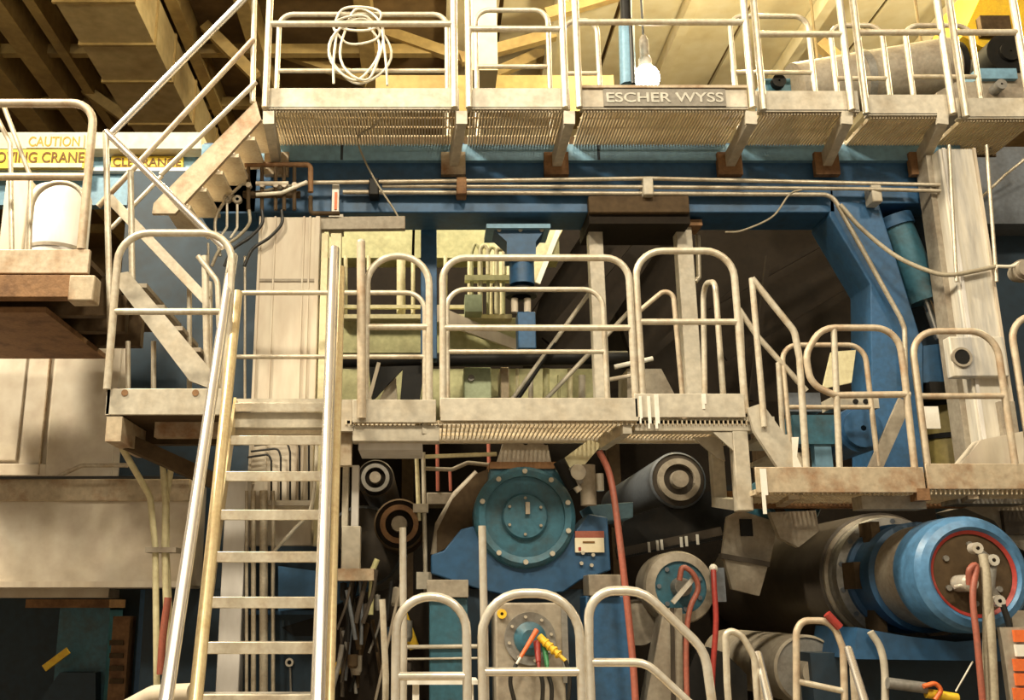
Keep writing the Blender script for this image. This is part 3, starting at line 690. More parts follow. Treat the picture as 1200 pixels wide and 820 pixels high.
# black bent tubes in front of the cream column
for i in range(5):
    x = 318 + i * 11
    tag(T([(290 + i * 4, 536 - i * 7, 7.3), (x - 3, 532 - i * 7, 7.3), (x, 540 - i * 5, 7.3), (x, 590, 7.3)], .008, None, .05).build('tube_line', 'hose_black'),
        ['innermost and lowest', 'second', 'middle', 'fourth', 'outermost and highest'][i] + ' of the nested black bent tubes on the cream column', 'tube', 'black tubes on the cream column')
tb_ = thing('tube_clamp', 'horizontal silver clamp rail holding the black tubes', 'clamp', P(340, 592, 7.28))
B((304, 586), (364, 592), 7.26, 7.31).build('bar', 'steel', tb_)
tag(T([(372, 510, 7.2), (366, 590, 7.2), (345, 620, 7.2), (322, 645, 7.2), (308, 668, 7.2), (307, 720, 7.2)], .014, None, 0, True).build('hose', 'cable_white'), 'pale hose sweeping diagonally behind the stair treads', 'hose')
mf = thing('pipe_manifold', 'dark rusty cluster of hydraulic pipes and valves under the catwalk bracket', 'manifold', P(310, 250, 7.45))
T([(287, 193), (364, 193), (364, 225)], .022, 7.45, .04).build('pipe', 'rust', mf)
T([(285, 228), (352, 228)], .03, 7.5).build('header', 'brown', mf)
T([(300, 215), (338, 215)], .018, 7.42).build('pipe', 'cream', mf)
for px in (291, 307, 323, 333, 345):
    T([(px, 196), (px, 246)], .016, 7.44).build('riser', 'brown', mf)
    MB().lathe(P(px, 216, 7.41), sharp([(.001, 0), (.022, 0), (.022, .05)]), 12).build('valve', 'cream' if px % 2 else 'teal', mf)
for px, py in ((266, 232), (278, 233)):
    MB().lathe(P(px, py, 7.38), sharp([(.014, 0), (.034, 0), (.034, .04)]), 14).build('gauge', 'grey_beige', mf)
    T([(px, py + 6), (px, py + 34), (px - 8, py + 46)], .010, 7.4, .04).build('hose', 'cable_white', mf)
for k, px in enumerate((292, 307, 330)):
    T([(px, 246), (px, 262), (px - 14, 278), (px - 34, 292), (px - 44, 312)], .013, 7.36, 0, True).build('hose', 'hose_black' if k else 'hose_grey', mf)
T([(258, 300), (252, 262), (262, 238), (285, 214)], .013, 7.4, 0, True).build('hose', 'conduit', mf)
T([(300, 228), (330, 226), (360, 213)], .016, 7.40).build('pipe', 'cable_white', mf)
T([(364, 230), (364, 250), (398, 250)], .018, 7.45, .03).build('pipe', 'brown', mf)
for px, a, b in ((287, 300, 470), (244, 285, 420)):
    T([(px, a), (px, b)], .010, 7.5).build('drop_pipe', 'conduit', mf)
gb = thing('gauge_strip', 'white sight strip with a red mark fixed upright on the blue beam', 'gauge', P(393, 262, 7.55))
B((389, 216), (397, 251), 7.56, 7.62).build('strip', 'white', gb)
B((392, 225), (395, 245), 7.55, 7.57).build('red_mark', 'orange', gb)
B((385, 251), (402, 271), 7.52, 7.64).build('foot', 'beige', gb)
tag(MB().beam(P(370, 263, 7.5), P(475, 262, 7.5), .06, .11).build('channel_bar', 'grey_beige', None, .006), 'brown steel channel bar hanging below the blue beam', 'bar')

# ================================================================== inside the machine opening
B_ = B
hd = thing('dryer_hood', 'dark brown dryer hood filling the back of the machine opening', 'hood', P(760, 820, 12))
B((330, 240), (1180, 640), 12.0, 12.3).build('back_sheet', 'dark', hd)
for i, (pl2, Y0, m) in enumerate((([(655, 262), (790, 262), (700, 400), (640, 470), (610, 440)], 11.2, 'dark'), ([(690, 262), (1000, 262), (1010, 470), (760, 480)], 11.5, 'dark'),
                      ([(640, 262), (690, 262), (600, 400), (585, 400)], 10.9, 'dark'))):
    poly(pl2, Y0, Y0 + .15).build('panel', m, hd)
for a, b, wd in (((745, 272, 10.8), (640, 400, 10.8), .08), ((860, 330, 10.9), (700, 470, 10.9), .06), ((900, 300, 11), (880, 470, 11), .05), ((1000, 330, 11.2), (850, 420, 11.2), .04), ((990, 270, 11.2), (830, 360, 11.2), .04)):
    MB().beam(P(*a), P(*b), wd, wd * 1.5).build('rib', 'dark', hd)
bk = thing('interior_shade_sheet', 'added dark sheet painted as interior shade behind the rolls under the mid platform', 'panel', P(700, 700, 10.5))  # added to close the gaps, the shade of the interior put into its colour
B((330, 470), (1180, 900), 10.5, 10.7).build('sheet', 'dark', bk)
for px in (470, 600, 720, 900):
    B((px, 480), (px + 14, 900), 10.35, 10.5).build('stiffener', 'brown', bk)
gm = thing('press_unit', 'pale olive green press section with ledges and pipes inside the opening', 'machine', P(500, 500, 9.4))
B((380, 258), (655, 302), 9.6, 9.9).build('upper_beam', 'pale_green', gm)
B((396, 372), (612, 414), 9.1, 9.6).build('tray_beam', 'pale_green', gm, .01)
B((396, 357), (545, 361), 9.2, 9.24).build('thin_rail', 'pale_yellow', gm)
B((396, 368), (600, 373), 9.0, 9.1).build('ledge', 'pale_yellow', gm)
B((396, 432), (700, 500), 9.2, 9.7).build('lower_panel', 'pale_green', gm)
for px in (405, 432, 470, 484, 522, 550, 562, 575, 588):
    T([(px, 375), (px, 300)], .02 if px != 470 else .045, 9.3).build('upright', 'pale_yellow', gm)
poly([(574, 268), (660, 268), (628, 330), (574, 330)], 9.55, 9.6).build('far_ceiling_slot', 'pale_yellow', gm)  # added pale sheet standing in for the bright far ceiling slot
MB().beam(P(655, 268, 9.5), P(630, 332, 9.5), .03, .05).build('edge_strip', 'white', gm)
poly([(500, 352), (615, 402), (612, 412), (500, 372)], 8.9, 8.95).build('sloping_chute', 'cream', gm)
tag(MB().tube(pts([(385, 423, 8.6), (735, 419, 8.6)]), .062, 16).build('felt_roll', 'black'), 'long black felt roll lying across the opening behind the rails', 'roll')
for px, w_, y0, m, lb in ((560, 32, 430, 'mint', 'mint green box with a small dial behind the widest hoop'), (592, 10, 430, 'beige_rust', 'narrow beige upright box next to the mint green box')):
    t = thing('cabinet', lb, 'cabinet', P(px, 500, 8.8))
    B((px - w_ / 2, y0), (px + w_ / 2, 500), 8.75, 9.1).build('body', m, t, .01)
    if w_ > 20: MB().lathe(P(px - 8, 443, 8.74), sharp([(.001, -.02), (.03, -.02), (.03, .02)]), 16).build('dial', 'grey', t)
for i, px in enumerate((606, 622, 640, 655, 668, 682)):
    tag(T([(px, 505, 8.7), (px, 432 + (i % 2) * 8, 8.7)], .016 + .008 * (i % 3)).build('pipe', ['pale_yellow', 'beige', 'pale_green', 'pale_green', 'pale_yellow', 'beige'][i]), ['slim pale yellow', 'medium beige', 'thick olive', 'slim olive end', 'medium yellowish', 'thick beige'][i] + ' upright pipe in the row behind the widest hoop', 'pipe', 'upright pipes behind the widest hoop')
for a, b, lb in (((704, 325), (595, 475), 'upper slanted rod crossing behind the widest hoop'), ((742, 360), (630, 478), 'lower slanted rod crossing behind the widest hoop'), ((650, 402), (605, 470), 'short dark slanted rod behind the widest hoop')):
    tag(T([a, b], .02, 8.45).build('rod', 'beige' if 'dark' not in lb else 'black'), lb, 'rod')
t = thing('pipe_cluster', 'pale curled pipes rising beside the blue jack', 'pipes', P(570, 370, 8.9))
for k, px in enumerate((553, 563, 572, 582, 590)):
    T([(px, 368), (px, 296 - 4 * (k % 2)), (px + 4, 283 + 3 * k), (px + 9, 292), (px + 9, 322)], .016 + .006 * (k % 2), 8.9, .05).build('pipe', 'pale_yellow' if k % 2 else 'pale_green', t)
B((545, 322), (598, 328), 8.85, 8.95).build('strap', 'pale_green', t)
B((545, 345), (565, 365), 8.8, 9.0).build('valve_body', 'mint', t)
jk = thing('screw_jack', 'blue hanging jack with a bolted flange and piston under the frame beam', 'jack', P(610, 410, 7.9))
B((570, 262), (645, 267), 7.75, 8.1).build('flange', 'blue_light', jk)
poly([(576, 267), (640, 267), (628, 283), (628, 300), (594, 300), (594, 283)], 7.8, 8.05).build('bracket', 'blue', jk)
for px in (585, 610, 635): MB().lathe(P(px, 269, 7.79), sharp([(.001, -.01), (.018, -.01), (.018, .02)]), 10).build('bolt', 'beige', jk)
c = P(611, 300, 7.95); zl2 = P(611, 334, 7.95).z - c.z
MB().lathe(c, sharp([(.105, zl2), (.105, 0), (.12, 0), (.12, .03)]), 28, 'Z').build('barrel', 'blue_bright', jk)
c = P(611, 345, 7.95)
MB().lathe(c, sharp([(.08, -.02), (.13, -.02), (.13, .04), (.08, .06)]), 28, 'Z').build('gland', 'black', jk)
for px in (603, 618): T([(px, 350), (px, 366)], .03, 7.93).build('piston', 'cream', jk)
B((607, 365), (628, 408), 7.85, 8.05).build('clevis', 'blue_bright', jk, .008)
tag(B((493, 262), (512, 420), 8.15, 8.3).build('inner_post', 'blue', None, .006), 'slim blue inner post hanging below the frame beam', 'post')
tag(T([(485, 262, 8.2), (484, 300, 8.2)], .012).build('drop_rod', 'dark'), 'thin dark rod beside the slim blue inner post', 'rod')
rb = thing('beam_housing', 'rusty brown weathered box clamped under the blue beam on two posts', 'housing', P(750, 262, 7.6))
B((690, 229), (808, 249), 7.56, 7.64).build('face', 'brown', rb, .01)
B((690, 232), (808, 262), 7.6, 8.1).build('body', 'dark', rb)
for a, b, lb in ((694, 711, 'beige post under the rusty box nearer the blue jack'), (799, 818, 'beige post under the rusty box nearer the short stair')):
    t = thing('support_post', lb, 'post', P((a + b) / 2 + 5, 470, 7.8))
    B((a, 264), (b, 475), 7.78, 7.9).build('shaft', 'beige', t, .006); B((a - 6, 257), (b + 5, 264), 7.74, 7.95).build('head_plate', 'rust', t)
tag(T([(818, 276, 8.0), (819, 325, 8.0), (815, 330, 8.0)], .02, None, .02).build('hook_tube', 'conduit'), 'short pale hooked tube beside the post under the rusty box', 'tube')
dk = thing('drive_unit', 'beige tapered machine cover behind the tall rounded hoop', 'machine', P(770, 480, 8.4))
poly([(735, 432), (775, 432), (800, 480), (735, 480)], 8.2, 8.6).build('cover', 'grey_beige', dk)
T([(720, 430), (765, 420)], .02, 8.15).build('pipe', 'white', dk)
T([(712, 445), (740, 440), (748, 432)], .018, 8.1, .04).build('pipe', 'cream', dk)
tf = thing('felt_guide', 'black triangular felt guide behind the narrow hoop', 'guide', P(450, 478, 8.3))
poly([(432, 430), (498, 428), (490, 480), (468, 480), (472, 432), (436, 470)], 8.3, 8.34).build('blade', 'black', tf)
MB().beam(P(444, 425, 8.25), P(432, 470, 8.25), .03, .03).build('arm', 'cream', tf)
cn2 = thing('shoe_casting', 'pale cone shaped casting behind the narrow hoop', 'casting', P(450, 480, 8.5))
poly([(440, 478), (463, 430), (466, 478)], 8.45, 8.7).build('body', 'cream', cn2)

# things behind the lower platform
t = thing('pump_unit', 'blue round motor with teal brackets behind the loop guardrail', 'motor', P(1000, 550, 7.3))
MB().lathe(P(1008, 503, 7.15), sharp([(.02, -.06), (.14, -.06), (.14, 0), (.17, 0), (.17, .4)]), 28).build('motor', 'blue_bright', t)
B((930, 486), (985, 520), 7.2, 7.4).build('bracket', 'teal', t); B((955, 515), (975, 548), 7.22, 7.3).build('leg', 'blue_light', t)
B((925, 460), (962, 482), 7.25, 7.4).build('junction_box', 'grey_blue', t)
t = thing('beige_cover', 'tapered beige guard plate behind the loop guardrail', 'guard', P(985, 460, 7.4))
poly([(975, 412), (1003, 410), (998, 448), (965, 455)], 7.4, 7.44).build('plate', 'pale_yellow', t)
B((975, 465), (1030, 478), 7.3, 7.5).build('base', 'beige', t)
for px in (1003, 1015): MB().lathe(P(px, 470, 7.29), [(.001, 0), (.02, 0), (.02, .01)], 10).build('hole', 'black', t)
t = thing('olive_tank', 'olive yellow tank with dark straps behind the rusty hoop', 'tank', P(1115, 545, 7.9))
c = P(1120, 560, 7.95); R = M(34, 1120, 510, 7.95); h = P(1120, 466, 7.95).z - c.z
MB().lathe(c, sharp([(R, 0), (R, h)]) + [(R * .8, h + .04), (.001, h + .06)], 32, 'Z').build('shell', 'olive', t)
for f in (.45, .85): MB().lathe(c, sharp([(R + .012, h * f), (R + .012, h * f + .04)]), 32, 'Z').build('strap', 'black', t)
B((1082, 476), (1101, 502), 7.1, 7.12).build('white_label', 'white', t)
B((1090, 447), (1165, 462), 7.62, 8.1).build('shelf', 'black', t)
t = thing('pale_fairing', 'pale sloping fairing at the foot of the cream pillar', 'fairing', P(1150, 545, 7.2))
poly([(1125, 545), (1150, 515), (1200, 505), (1200, 545)], 7.15, 7.28).build('body', 'cream', t)

# ================================================================== rolls and bearings (axes run away from the viewer)
def bolts(root, c, R, n, r, m, a0=0, name='bolt'):
    mb = MB(); first = None
    for k in range(n):
        a = a0 + 2 * math.pi * k / n; p = Vector((c.x + R * math.cos(a), c.y, c.z + R * math.sin(a)))
        if first is None:
            first = MB().lathe(p, sharp([(.001, -.016), (r, -.016), (r, .01)]), 8).build(name, m, root); p0 = p
        else:
            o = first.copy(); COL.objects.link(o); o.parent = root; o.location = p - p0
# --- big teal bearing housing
YB = 6.95
bh = thing('bearing_housing', 'big round teal bearing housing with bolted cover at the centre of the machine', 'bearing', P(615, 690, YB))
c = P(615, 605, YB); k = M(1, 615, 605, YB)
MB().lathe(c, sharp([(57 * k, .0), (60 * k, .02), (60 * k, .35)]) , 56).build('body', 'teal', bh)
rim = MB().lathe(c, sharp([(47 * k, .025), (47 * k, -.02), (54 * k, -.03), (58 * k, -.01), (58 * k, .03)]), 56).build('rim', 'teal', bh)
MB().lathe(c, sharp([(27 * k, .01), (47 * k, .01)]), 56).build('cover_ring', 'teal', bh)
cap = MB().lathe(c, sharp([(.001, -.03), (25 * k, -.03), (27 * k, -.015), (27 * k, .02)]), 48).build('centre_cap', 'teal', bh)
bolts(rim, c + Vector((0, -.03, 0)), 52.5 * k, 10, .018, 'beige', .3)
bolts(cap, c + Vector((0, -.03, 0)), 21 * k, 6, .010, 'grey_beige', .5, 'cap_screw')
B((616, 588), (621, 602), YB - .06, YB - .02).build('lubricator', 'grey_beige', bh)
poly([(571, 600), (574, 549), (650, 548), (664, 565), (664, 610)], YB + .016, YB + .34).build('saddle', 'teal', bh, .01)
B((574, 541), (652, 549), YB, YB + .36).build('top_plate', 'rust', bh)
poly([(583, 541), (592, 512), (640, 512), (646, 541)], YB + .05, YB + .3).build('lift_bracket', 'grey_beige', bh)
for px in (616, 640): MB().lathe(P(px, 518, YB + .04), [(.001, 0), (.02, 0), (.02, .01)], 12).build('hole', 'black', bh)
bb = thing('bearing_pedestal', 'blue pedestal body under the round teal bearing housing', 'pedestal', P(620, 820, 7.1))
poly([(505, 650), (520, 645), (540, 620), (555, 616), (570, 640), (660, 640), (690, 602), (712, 606), (716, 668), (680, 680), (660, 694), (590, 697), (560, 690), (505, 672)], 6.98, 7.4).build('upper_casting', 'blue', bb, .01)
poly([(690, 592), (742, 588), (742, 606), (700, 612)], 7.05, 7.5).build('arm', 'blue_light', bb, .006)
B((674, 622), (708, 630), 6.955, 6.985).build('label_top', 'hose_red', bb); B((674, 630), (708, 647), 6.955, 6.985).build('label', 'sign_white', bb)
B((683, 634), (697, 636), 6.95, 6.956).build('label_print', 'print_brown', bb); B((678, 641), (681, 645), 6.95, 6.956).build('label_mark', 'red', bb)
bolts(bb, P(688, 655, 6.97), .05, 4, .013, 'beige', .6)
B((500, 679), (549, 700), 6.7, 7.0).build('foot_cover', 'grey_beige', bb, .006); B((503, 700), (549, 900), 6.75, 7.05).build('foot', 'teal', bb, .01)
B((690, 673), (728, 698), 6.75, 7.0).build('foot_cover', 'grey_beige', bb, .006); B((690, 698), (742, 900), 6.8, 7.1).build('foot', 'blue_bright', bb, .01)
MB().box((P(505, 800, 7).x, 7.05, 0), (P(740, 800, 7).x, 7.4, P(600, 690, 7).z)).build('base_block', 'blue_dark', bb)
# --- drive box with coloured plugs
db = thing('drive_box', 'grey drive box with a round hub behind the middle front hoop', 'gearbox', P(623, 900, 6.6))
B((582, 706), (664, 960), 6.55, 6.95).build('casing', 'grey_beige', db, .012)
c = P(621, 748, 6.55); k2 = M(1, 621, 748, 6.55)
rg = MB().lathe(c, sharp([(19 * k2, -.01), (30 * k2, -.02), (30 * k2, .01)]), 40).build('ring', 'grey', db)
MB().lathe(c, sharp([(.001, -.05), (10 * k2, -.05), (19 * k2, -.02), (19 * k2, .01)]), 32).build('hub', 'teal', db)
bolts(rg, c + Vector((0, -.02, 0)), 25 * k2, 8, .010, 'beige', .2)
MB().lathe(P(588, 719, 6.54), sharp([(.01, -.02), (.03, -.02), (.03, .02)]), 16).build('plug_cap', 'yellow', db)
B((659, 712), (666, 800), 6.53, 6.56).build('side_strip', 'grey', db)
for nm, pth, r, m, lb in (('plug_lead', [(629, 738, 6.42), (610, 770, 6.35)], .016, 'orange', 'orange tapered plug pointing down from the drive box hub'),
        ('plug_lead', [(632, 746, 6.44), (656, 768, 6.36)], .025, 'yellow', 'ribbed yellow plug pointing outward from the drive box hub'),
        ('plug_lead', [(629, 752, 6.44), (631, 776, 6.36)], .022, 'red', 'red plug hanging from the drive box hub'),
        ('plug_lead', [(638, 756, 6.46), (641, 780, 6.40)], .020, 'green', 'green plug hanging from the drive box hub')):
    t = thing(nm, lb, 'plug', P(*pth[1])); a, b = P(*pth[0]), P(*pth[1])
    MB().tube([a, b], r, 12, r1=r * .7).build('body', m, t)
    d = (b - a).normalized(); MB().tube([b, b + d * .05], r * .5, 10).build('tip', 'white' if m == 'orange' else m, t)
    if m == 'yellow':
        for f in (.3, .5, .7, .9): MB().tube([a + (b - a) * f, a + (b - a) * (f + .06)], r * 1.12, 12).build('rib', m, t)
    e = b + d * .05
    MB().tube(spline([e, e + Vector((.02 if m != 'orange' else -.04, 0, -.10)), e + Vector((0, .06, -.32)), e + Vector((-.06, .1, -.6))]), .013, 8).build('cord', 'hose_black', t)
# --- journal of the big roll
YJ = 6.2
c = P(1141, 672, YJ); k = M(1, 1141, 672, YJ)
rl = thing('dryer_roll', 'large dark dryer roll with blue and grey journal rings and a red-rimmed end face', 'roll', (c.x, YJ + .8, c.z - .5))
MB().lathe(c, sharp([(50 * k, .0), (54 * k, -.02), (62 * k, .0), (67 * k, .03), (68 * k, .12), (68 * k, .30)]), 56).build('end_ring', 'blue_pale', rl)
MB().lathe(c, sharp([(46 * k, .01), (50 * k, -.005), (50 * k, .03)]), 56).build('red_rim', 'red', rl)
ef = MB().lathe(c, sharp([(.001, .02), (47 * k, .02)]), 48).build('end_face', 'brown', rl)
MB().lathe(c, sharp([(60 * k, .28), (64 * k, .30), (64 * k, .62), (60 * k, .64)]), 56).build('collar', 'grey_beige', rl)
MB().lathe(c, sharp([(60 * k, .62), (70 * k, .64), (70 * k, .78), (66 * k, .80), (66 * k, .95), (72 * k, .96), (72 * k, 1.02)]), 56).build('blue_ring', 'blue', rl)
gr = MB().lathe(c, sharp([(70 * k, 1.0), (82 * k, 1.02), (82 * k, 1.10), (84 * k, 1.12), (84 * k, 1.18)]), 56).build('grey_ring', 'grey', rl)
MB().lathe(c, sharp([(84 * k, 1.15), (88 * k, 1.16), (88 * k, 1.19)]), 56).build('flange', 'grey_beige', rl)
MB().lathe(c, sharp([(86 * k, 1.19), (92 * k, 1.20), (92 * k, 4.1)]), 64).build('shell', 'taupe', rl)
bolts(gr, c + Vector((0, 1.02, 0)), 77 * k, 14, .018, 'grey_blue', .2)
for aa in (3.1, 2.2, 4.0): 
    p = c + Vector((69 * k * math.cos(aa), .9, 69 * k * math.sin(aa))); MB().box(p - Vector((.03, .1, .09)), p + Vector((.03, .1, .09))).build('key_block', 'brown', rl)
bolts(ef, c + Vector((0, .02, 0)), 34 * k, 6, .018, 'grey', .5)
rj = thing('rotary_joint', 'silver rotary steam joint with elbow pipe on the red-rimmed roll end', 'joint', c + Vector((.06, -.2, -.3)))
MB().lathe(P(1137, 683, YJ - .12), sharp([(.001, -.02), (.04, -.02), (.05, .0), (.05, .15)]), 20).build('hub', 'steel', rj)
MB().tube([P(1137, 683, YJ - .08), P(1118, 688, YJ - .08)], .012, 8).build('pin', 'steel', rj)
MB().tube([P(1143, 643, YJ - .1), P(1163, 660, YJ - .12), P(1160, 690, YJ - .12), P(1172, 704, YJ - .1)], .026, 12, .05).build('elbow', 'grey', rj)
for p in ((1146, 642), (1165, 656), (1172, 704)): MB().lathe(P(p[0], p[1], YJ - .16), sharp([(.012, 0), (.034, 0), (.034, .06)]), 12).build('coupling', 'steel', rj)
for pth, m, lb in (([(1136, 685, 6.02), (1136, 668, 6.0), (1144, 664, 6.0), (1140, 700, 5.98), (1146, 760, 5.95), (1154, 850, 5.95)], 'hose_red', 'pinkish red hose hanging from the rotary joint hub'),
                   ([(1152, 650, 6.02), (1156, 680, 5.99), (1157, 720, 5.98), (1157, 850, 5.98)], 'hose_grey', 'thick grey hose hanging straight down from the roll end'),
                   ([(1158, 700, 6.0), (1161, 740, 5.96), (1164, 800, 5.95), (1166, 850, 5.95)], 'hose_grey', 'thin grey hose hanging beside the thick grey hose'),
                   ([(1175, 708, 6.05), (1184, 740, 6.05), (1190, 800, 6.05), (1192, 850, 6.05)], 'hose_black', 'dark hose dropping from the elbow past the red tape')):
    tag(T(pth, .026 if 'thick' in lb else .018, None, 0, True).build('hose', m), lb, 'hose')
jb = thing('journal_bearing', 'blue bearing body and cradle holding the large roll journal', 'bearing', P(1100, 900, 6.9))
poly([(1005, 735), (1060, 745), (1120, 752), (1200, 745), (1200, 775), (1000, 772)], 6.5, 7.2).build('cradle', 'blue', jb)
poly([(1188, 660), (1300, 640), (1300, 725), (1185, 712)], 6.45, 7.1).build('side_block', 'blue_dark', jb)
B((960, 765), (1250, 1000), 6.8, 7.3).build('foot', 'blue_dark', jb)
poly([(1130, 595), (1160, 585), (1230, 585), (1230, 660), (1190, 640), (1165, 610)], 6.9, 7.3).build('cap_plate', 'grey_beige', jb)
B((1177, 598), (1225, 626), 6.86, 6.92).build('cap_window', 'taupe', jb)
B((1186, 715), (1250, 736), 6.2, 6.6).build('top_pad', 'grey_beige', jb)
wt = thing('warning_post', 'post with red and white warning tape standing beside the roll end', 'post', P(1202, 900, 5.9))
B((1188, 735), (1225, 930), 5.92, 5.98).build('post', 'grey_beige', wt)
for i in range(5): B((1189 + (i % 2) * 2, 738 + i * 17), (1226, 752 + i * 17), 5.90, 5.93).build('tape_stripe', 'orange' if i % 2 == 0 or i > 2 else 'white', wt)

# --- smaller rolls
def roll(label, px, py, Y, rpx, L, m, mf_, hub=True, name='roll', cat='roll', hm='grey'):
    c = P(px, py, Y); k = M(1, px, py, Y)
    t = thing(name, label, cat, (c.x, Y + L / 2, c.z - rpx * k))
    MB().lathe(c, sharp([(rpx * k * .93, .0), (rpx * k, .02), (rpx * k, L)]), 40).build('shell', m, t)
    MB().lathe(c, sharp([(.001, .015), (rpx * k * .94, .015)]), 40).build('end_face', mf_, t)
    if hub:
        MB().lathe(c, sharp([(rpx * k * .55, .02), (rpx * k * .55, -.03), (rpx * k * .75, -.03), (rpx * k * .75, .02)]), 32).build('hub_ring', hm, t)
        MB().lathe(c, sharp([(.001, -.06), (rpx * k * .3, -.06), (rpx * k * .32, .02)]), 24).build('journal', 'grey_beige', t)
    return t
roll('grey ringed roll end under the platform beside the stairs', 440, 560, 7.6, 22, 2.2, 'taupe', 'dark')
roll('rusty brown roll end just below the grey ringed roll', 468, 614, 7.2, 30, .65, 'brown', 'dark', hm='rust')
roll('slate blue felt roll under the paint-dripped platform edge', 795, 562, 7.5, 33, 2.2, 'grey_blue', 'taupe', hm='grey_beige')
roll('dark rounded roll behind the rusty brown roll end', 425, 640, 7.9, 48, 1.5, 'grey_blue', 'taupe', False)
rr = roll('teal roll end peeping under the lower platform', 930, 585, 7.0, 34, 1.5, 'teal', 'teal', hm='brown')
poly([(902, 600), (956, 598), (960, 622), (936, 641), (914, 630)], 6.9, 6.96).build('scraper_lip', 'grey_beige', rr)
roll('small grey roll end with a hollow hub behind the slanted low rail', 948, 785, 7.0, 40, 1.8, 'grey_beige', 'grey', False)
t = thing('hub_sleeve', 'pale hollow sleeve projecting from the small grey roll end', 'sleeve', P(955, 800, 6.9))
MB().lathe(P(957, 789, 6.85), sharp([(.05, .16), (.05, 0), (.09, 0), (.09, .16)]), 24).build('sleeve', 'grey_beige', t)
MB().lathe(P(957, 789, 6.87), [(.001, 0), (.05, 0)], 24).build('bore', 'black', t)
roll('grey-brown disc behind the red hose and slanted rail', 748, 730, 7.2, 27, .8, 'taupe', 'grey_beige', False)
t = thing('pulley_unit', 'dirty grey-blue pulley with an oval red hose loop', 'pulley', P(800, 720, 7.0))
c = P(797, 688, 7.0); k = M(1, 797, 688, 7.0)
MB().lathe(c, sharp([(30 * k, -.02), (40 * k, .0), (42 * k, .03), (42 * k, .3)]), 40).build('rim', 'grey_beige', t)
MB().lathe(c, sharp([(.001, .0), (32 * k, .0)]), 36).build('web', 'teal', t)
MB().lathe(c, sharp([(.001, -.1), (10 * k, -.1), (12 * k, .02)]), 20).build('hub', 'grey', t)
bolts(t, c, 25 * k, 7, .016, 'grey_blue', .4)
MB().beam(P(788, 706, 6.85), P(812, 678, 6.85), .03, .03).build('lever', 'steel', t)
MB().lathe(P(836, 666, 6.8), [(.001, -.03), (.022, -.02), (.03, 0), (.022, .02), (.001, .03)], 16).build('white_knob', 'white', t)
B((838, 665), (850, 705), 6.85, 6.95).build('bracket', 'grey_blue', t)
tag(T([(806, 850, 6.7), (804, 760, 6.75), (808, 715, 6.78), (818, 690, 6.8), (812, 672, 6.8), (800, 665, 6.8), (796, 680, 6.8)], .018, None, 0, True).build('hose', 'hose_red'), 'red hose looping over the pulley and down', 'hose')
tag(T([(836, 668, 6.75), (837, 690, 6.72), (839, 730, 6.7), (835, 790, 6.7), (834, 850, 6.7)], .018, None, 0, True).build('hose', 'red'), 'bright red hose hanging from the white knob', 'hose')
tag(T([(702, 528, 6.6), (714, 555, 6.6), (722, 600, 6.55), (733, 690, 6.5), (742, 780, 6.45), (746, 850, 6.4)], .022, None, 0, True).build('hose', 'hose_red'), 'long dull red hose falling from the platform past the blue pedestal', 'hose')
t = thing('valve_stack', 'grey valve and elbow fittings beside the teal bearing housing', 'valve', P(690, 590, 6.9))
for p, q, r, m in (((655, 540), (672, 572), .045, 'black'), ((668, 548), (682, 566), .04, 'grey'), ((688, 545), (690, 592), .055, 'grey_beige'), ((702, 555), (703, 575), .03, 'steel'), ((668, 560), (680, 575), .03, 'steel')):
    T([p, q], r, 6.88).build('fitting', m, t)
poly([(650, 545), (690, 515), (706, 520), (672, 560)], 6.93, 6.97).build('bracket_plate', 'pale_yellow', t)
MB().lathe(P(678, 553, 6.84), [(.001, -.05), (.04, -.03), (.055, 0), (.04, .03)], 16).build('white_rag', 'white', t)
t = thing('frame_stand', 'beige A-shaped machine stand behind the slanted low rail', 'stand', P(765, 900, 6.9))
poly([(742, 900), (778, 712), (800, 712), (802, 900)], 6.9, 7.1).build('leg_plate', 'grey_beige', t, .008)
poly([(786, 712), (790, 712), (794, 900), (788, 900)], 6.88, 6.9).build('rib', 'taupe', t)
t = thing('black_guard', 'black curved guard low behind the slanted rail', 'guard', P(825, 900, 6.95))
poly([(800, 900), (805, 790), (815, 765), (830, 758), (850, 765), (875, 790), (880, 900)], 6.95, 7.2).build('shell', 'black', t)
bt = thing('black_belt', 'wide black belt with white scuff marks sloping under the felt roll', 'belt', P(790, 640, 7.3))
poly([(722, 625), (735, 606), (880, 560), (905, 590), (845, 632), (800, 640), (725, 655)], 7.55, 7.62).build('belt', 'black', bt)
MB().beam(P(722, 648, 7.4), P(845, 622, 7.4), .04, .06).build('rail', 'taupe', bt)
for x, y in ((760, 641), (770, 639), (775, 638), (798, 635), (804, 634), (817, 632)):
    MB().beam(P(x, y - 6, 7.37), P(x + 1, y + 6, 7.37), .018, .01).build('scuff_mark', 'white', bt)
t = thing('guard_plate', 'brownish grey square guard plate with a slot under the platform post', 'guard', P(880, 640, 7.1))
poly([(852, 605), (868, 598), (912, 612), (902, 660), (846, 652)], 7.08, 7.12).build('plate', 'grey_beige', t)
B((868, 608), (882, 628), 7.06, 7.085).build('slot', 'black', t)
t = thing('guard_plate', 'brownish grey tilted guard plate hanging below the slotted plate', 'guard', P(870, 690, 7.05))
poly([(848, 650), (900, 662), (890, 698), (858, 690)], 7.0, 7.05).build('plate', 'grey_beige', t)
poly([(846, 648), (902, 658), (902, 664), (846, 654)], 6.98, 7.06).build('lip', 'taupe', t)
t = thing('felt_loop', 'worn dark felt sheet curving down beside the teal bearing housing', 'felt', P(530, 650, 7.2))
MB().tube(pts([(560, 555, 7.2), (535, 580, 7.2), (515, 615, 7.2), (510, 650, 7.2)]), .035, 10).build('edge', 'grey_beige', t)
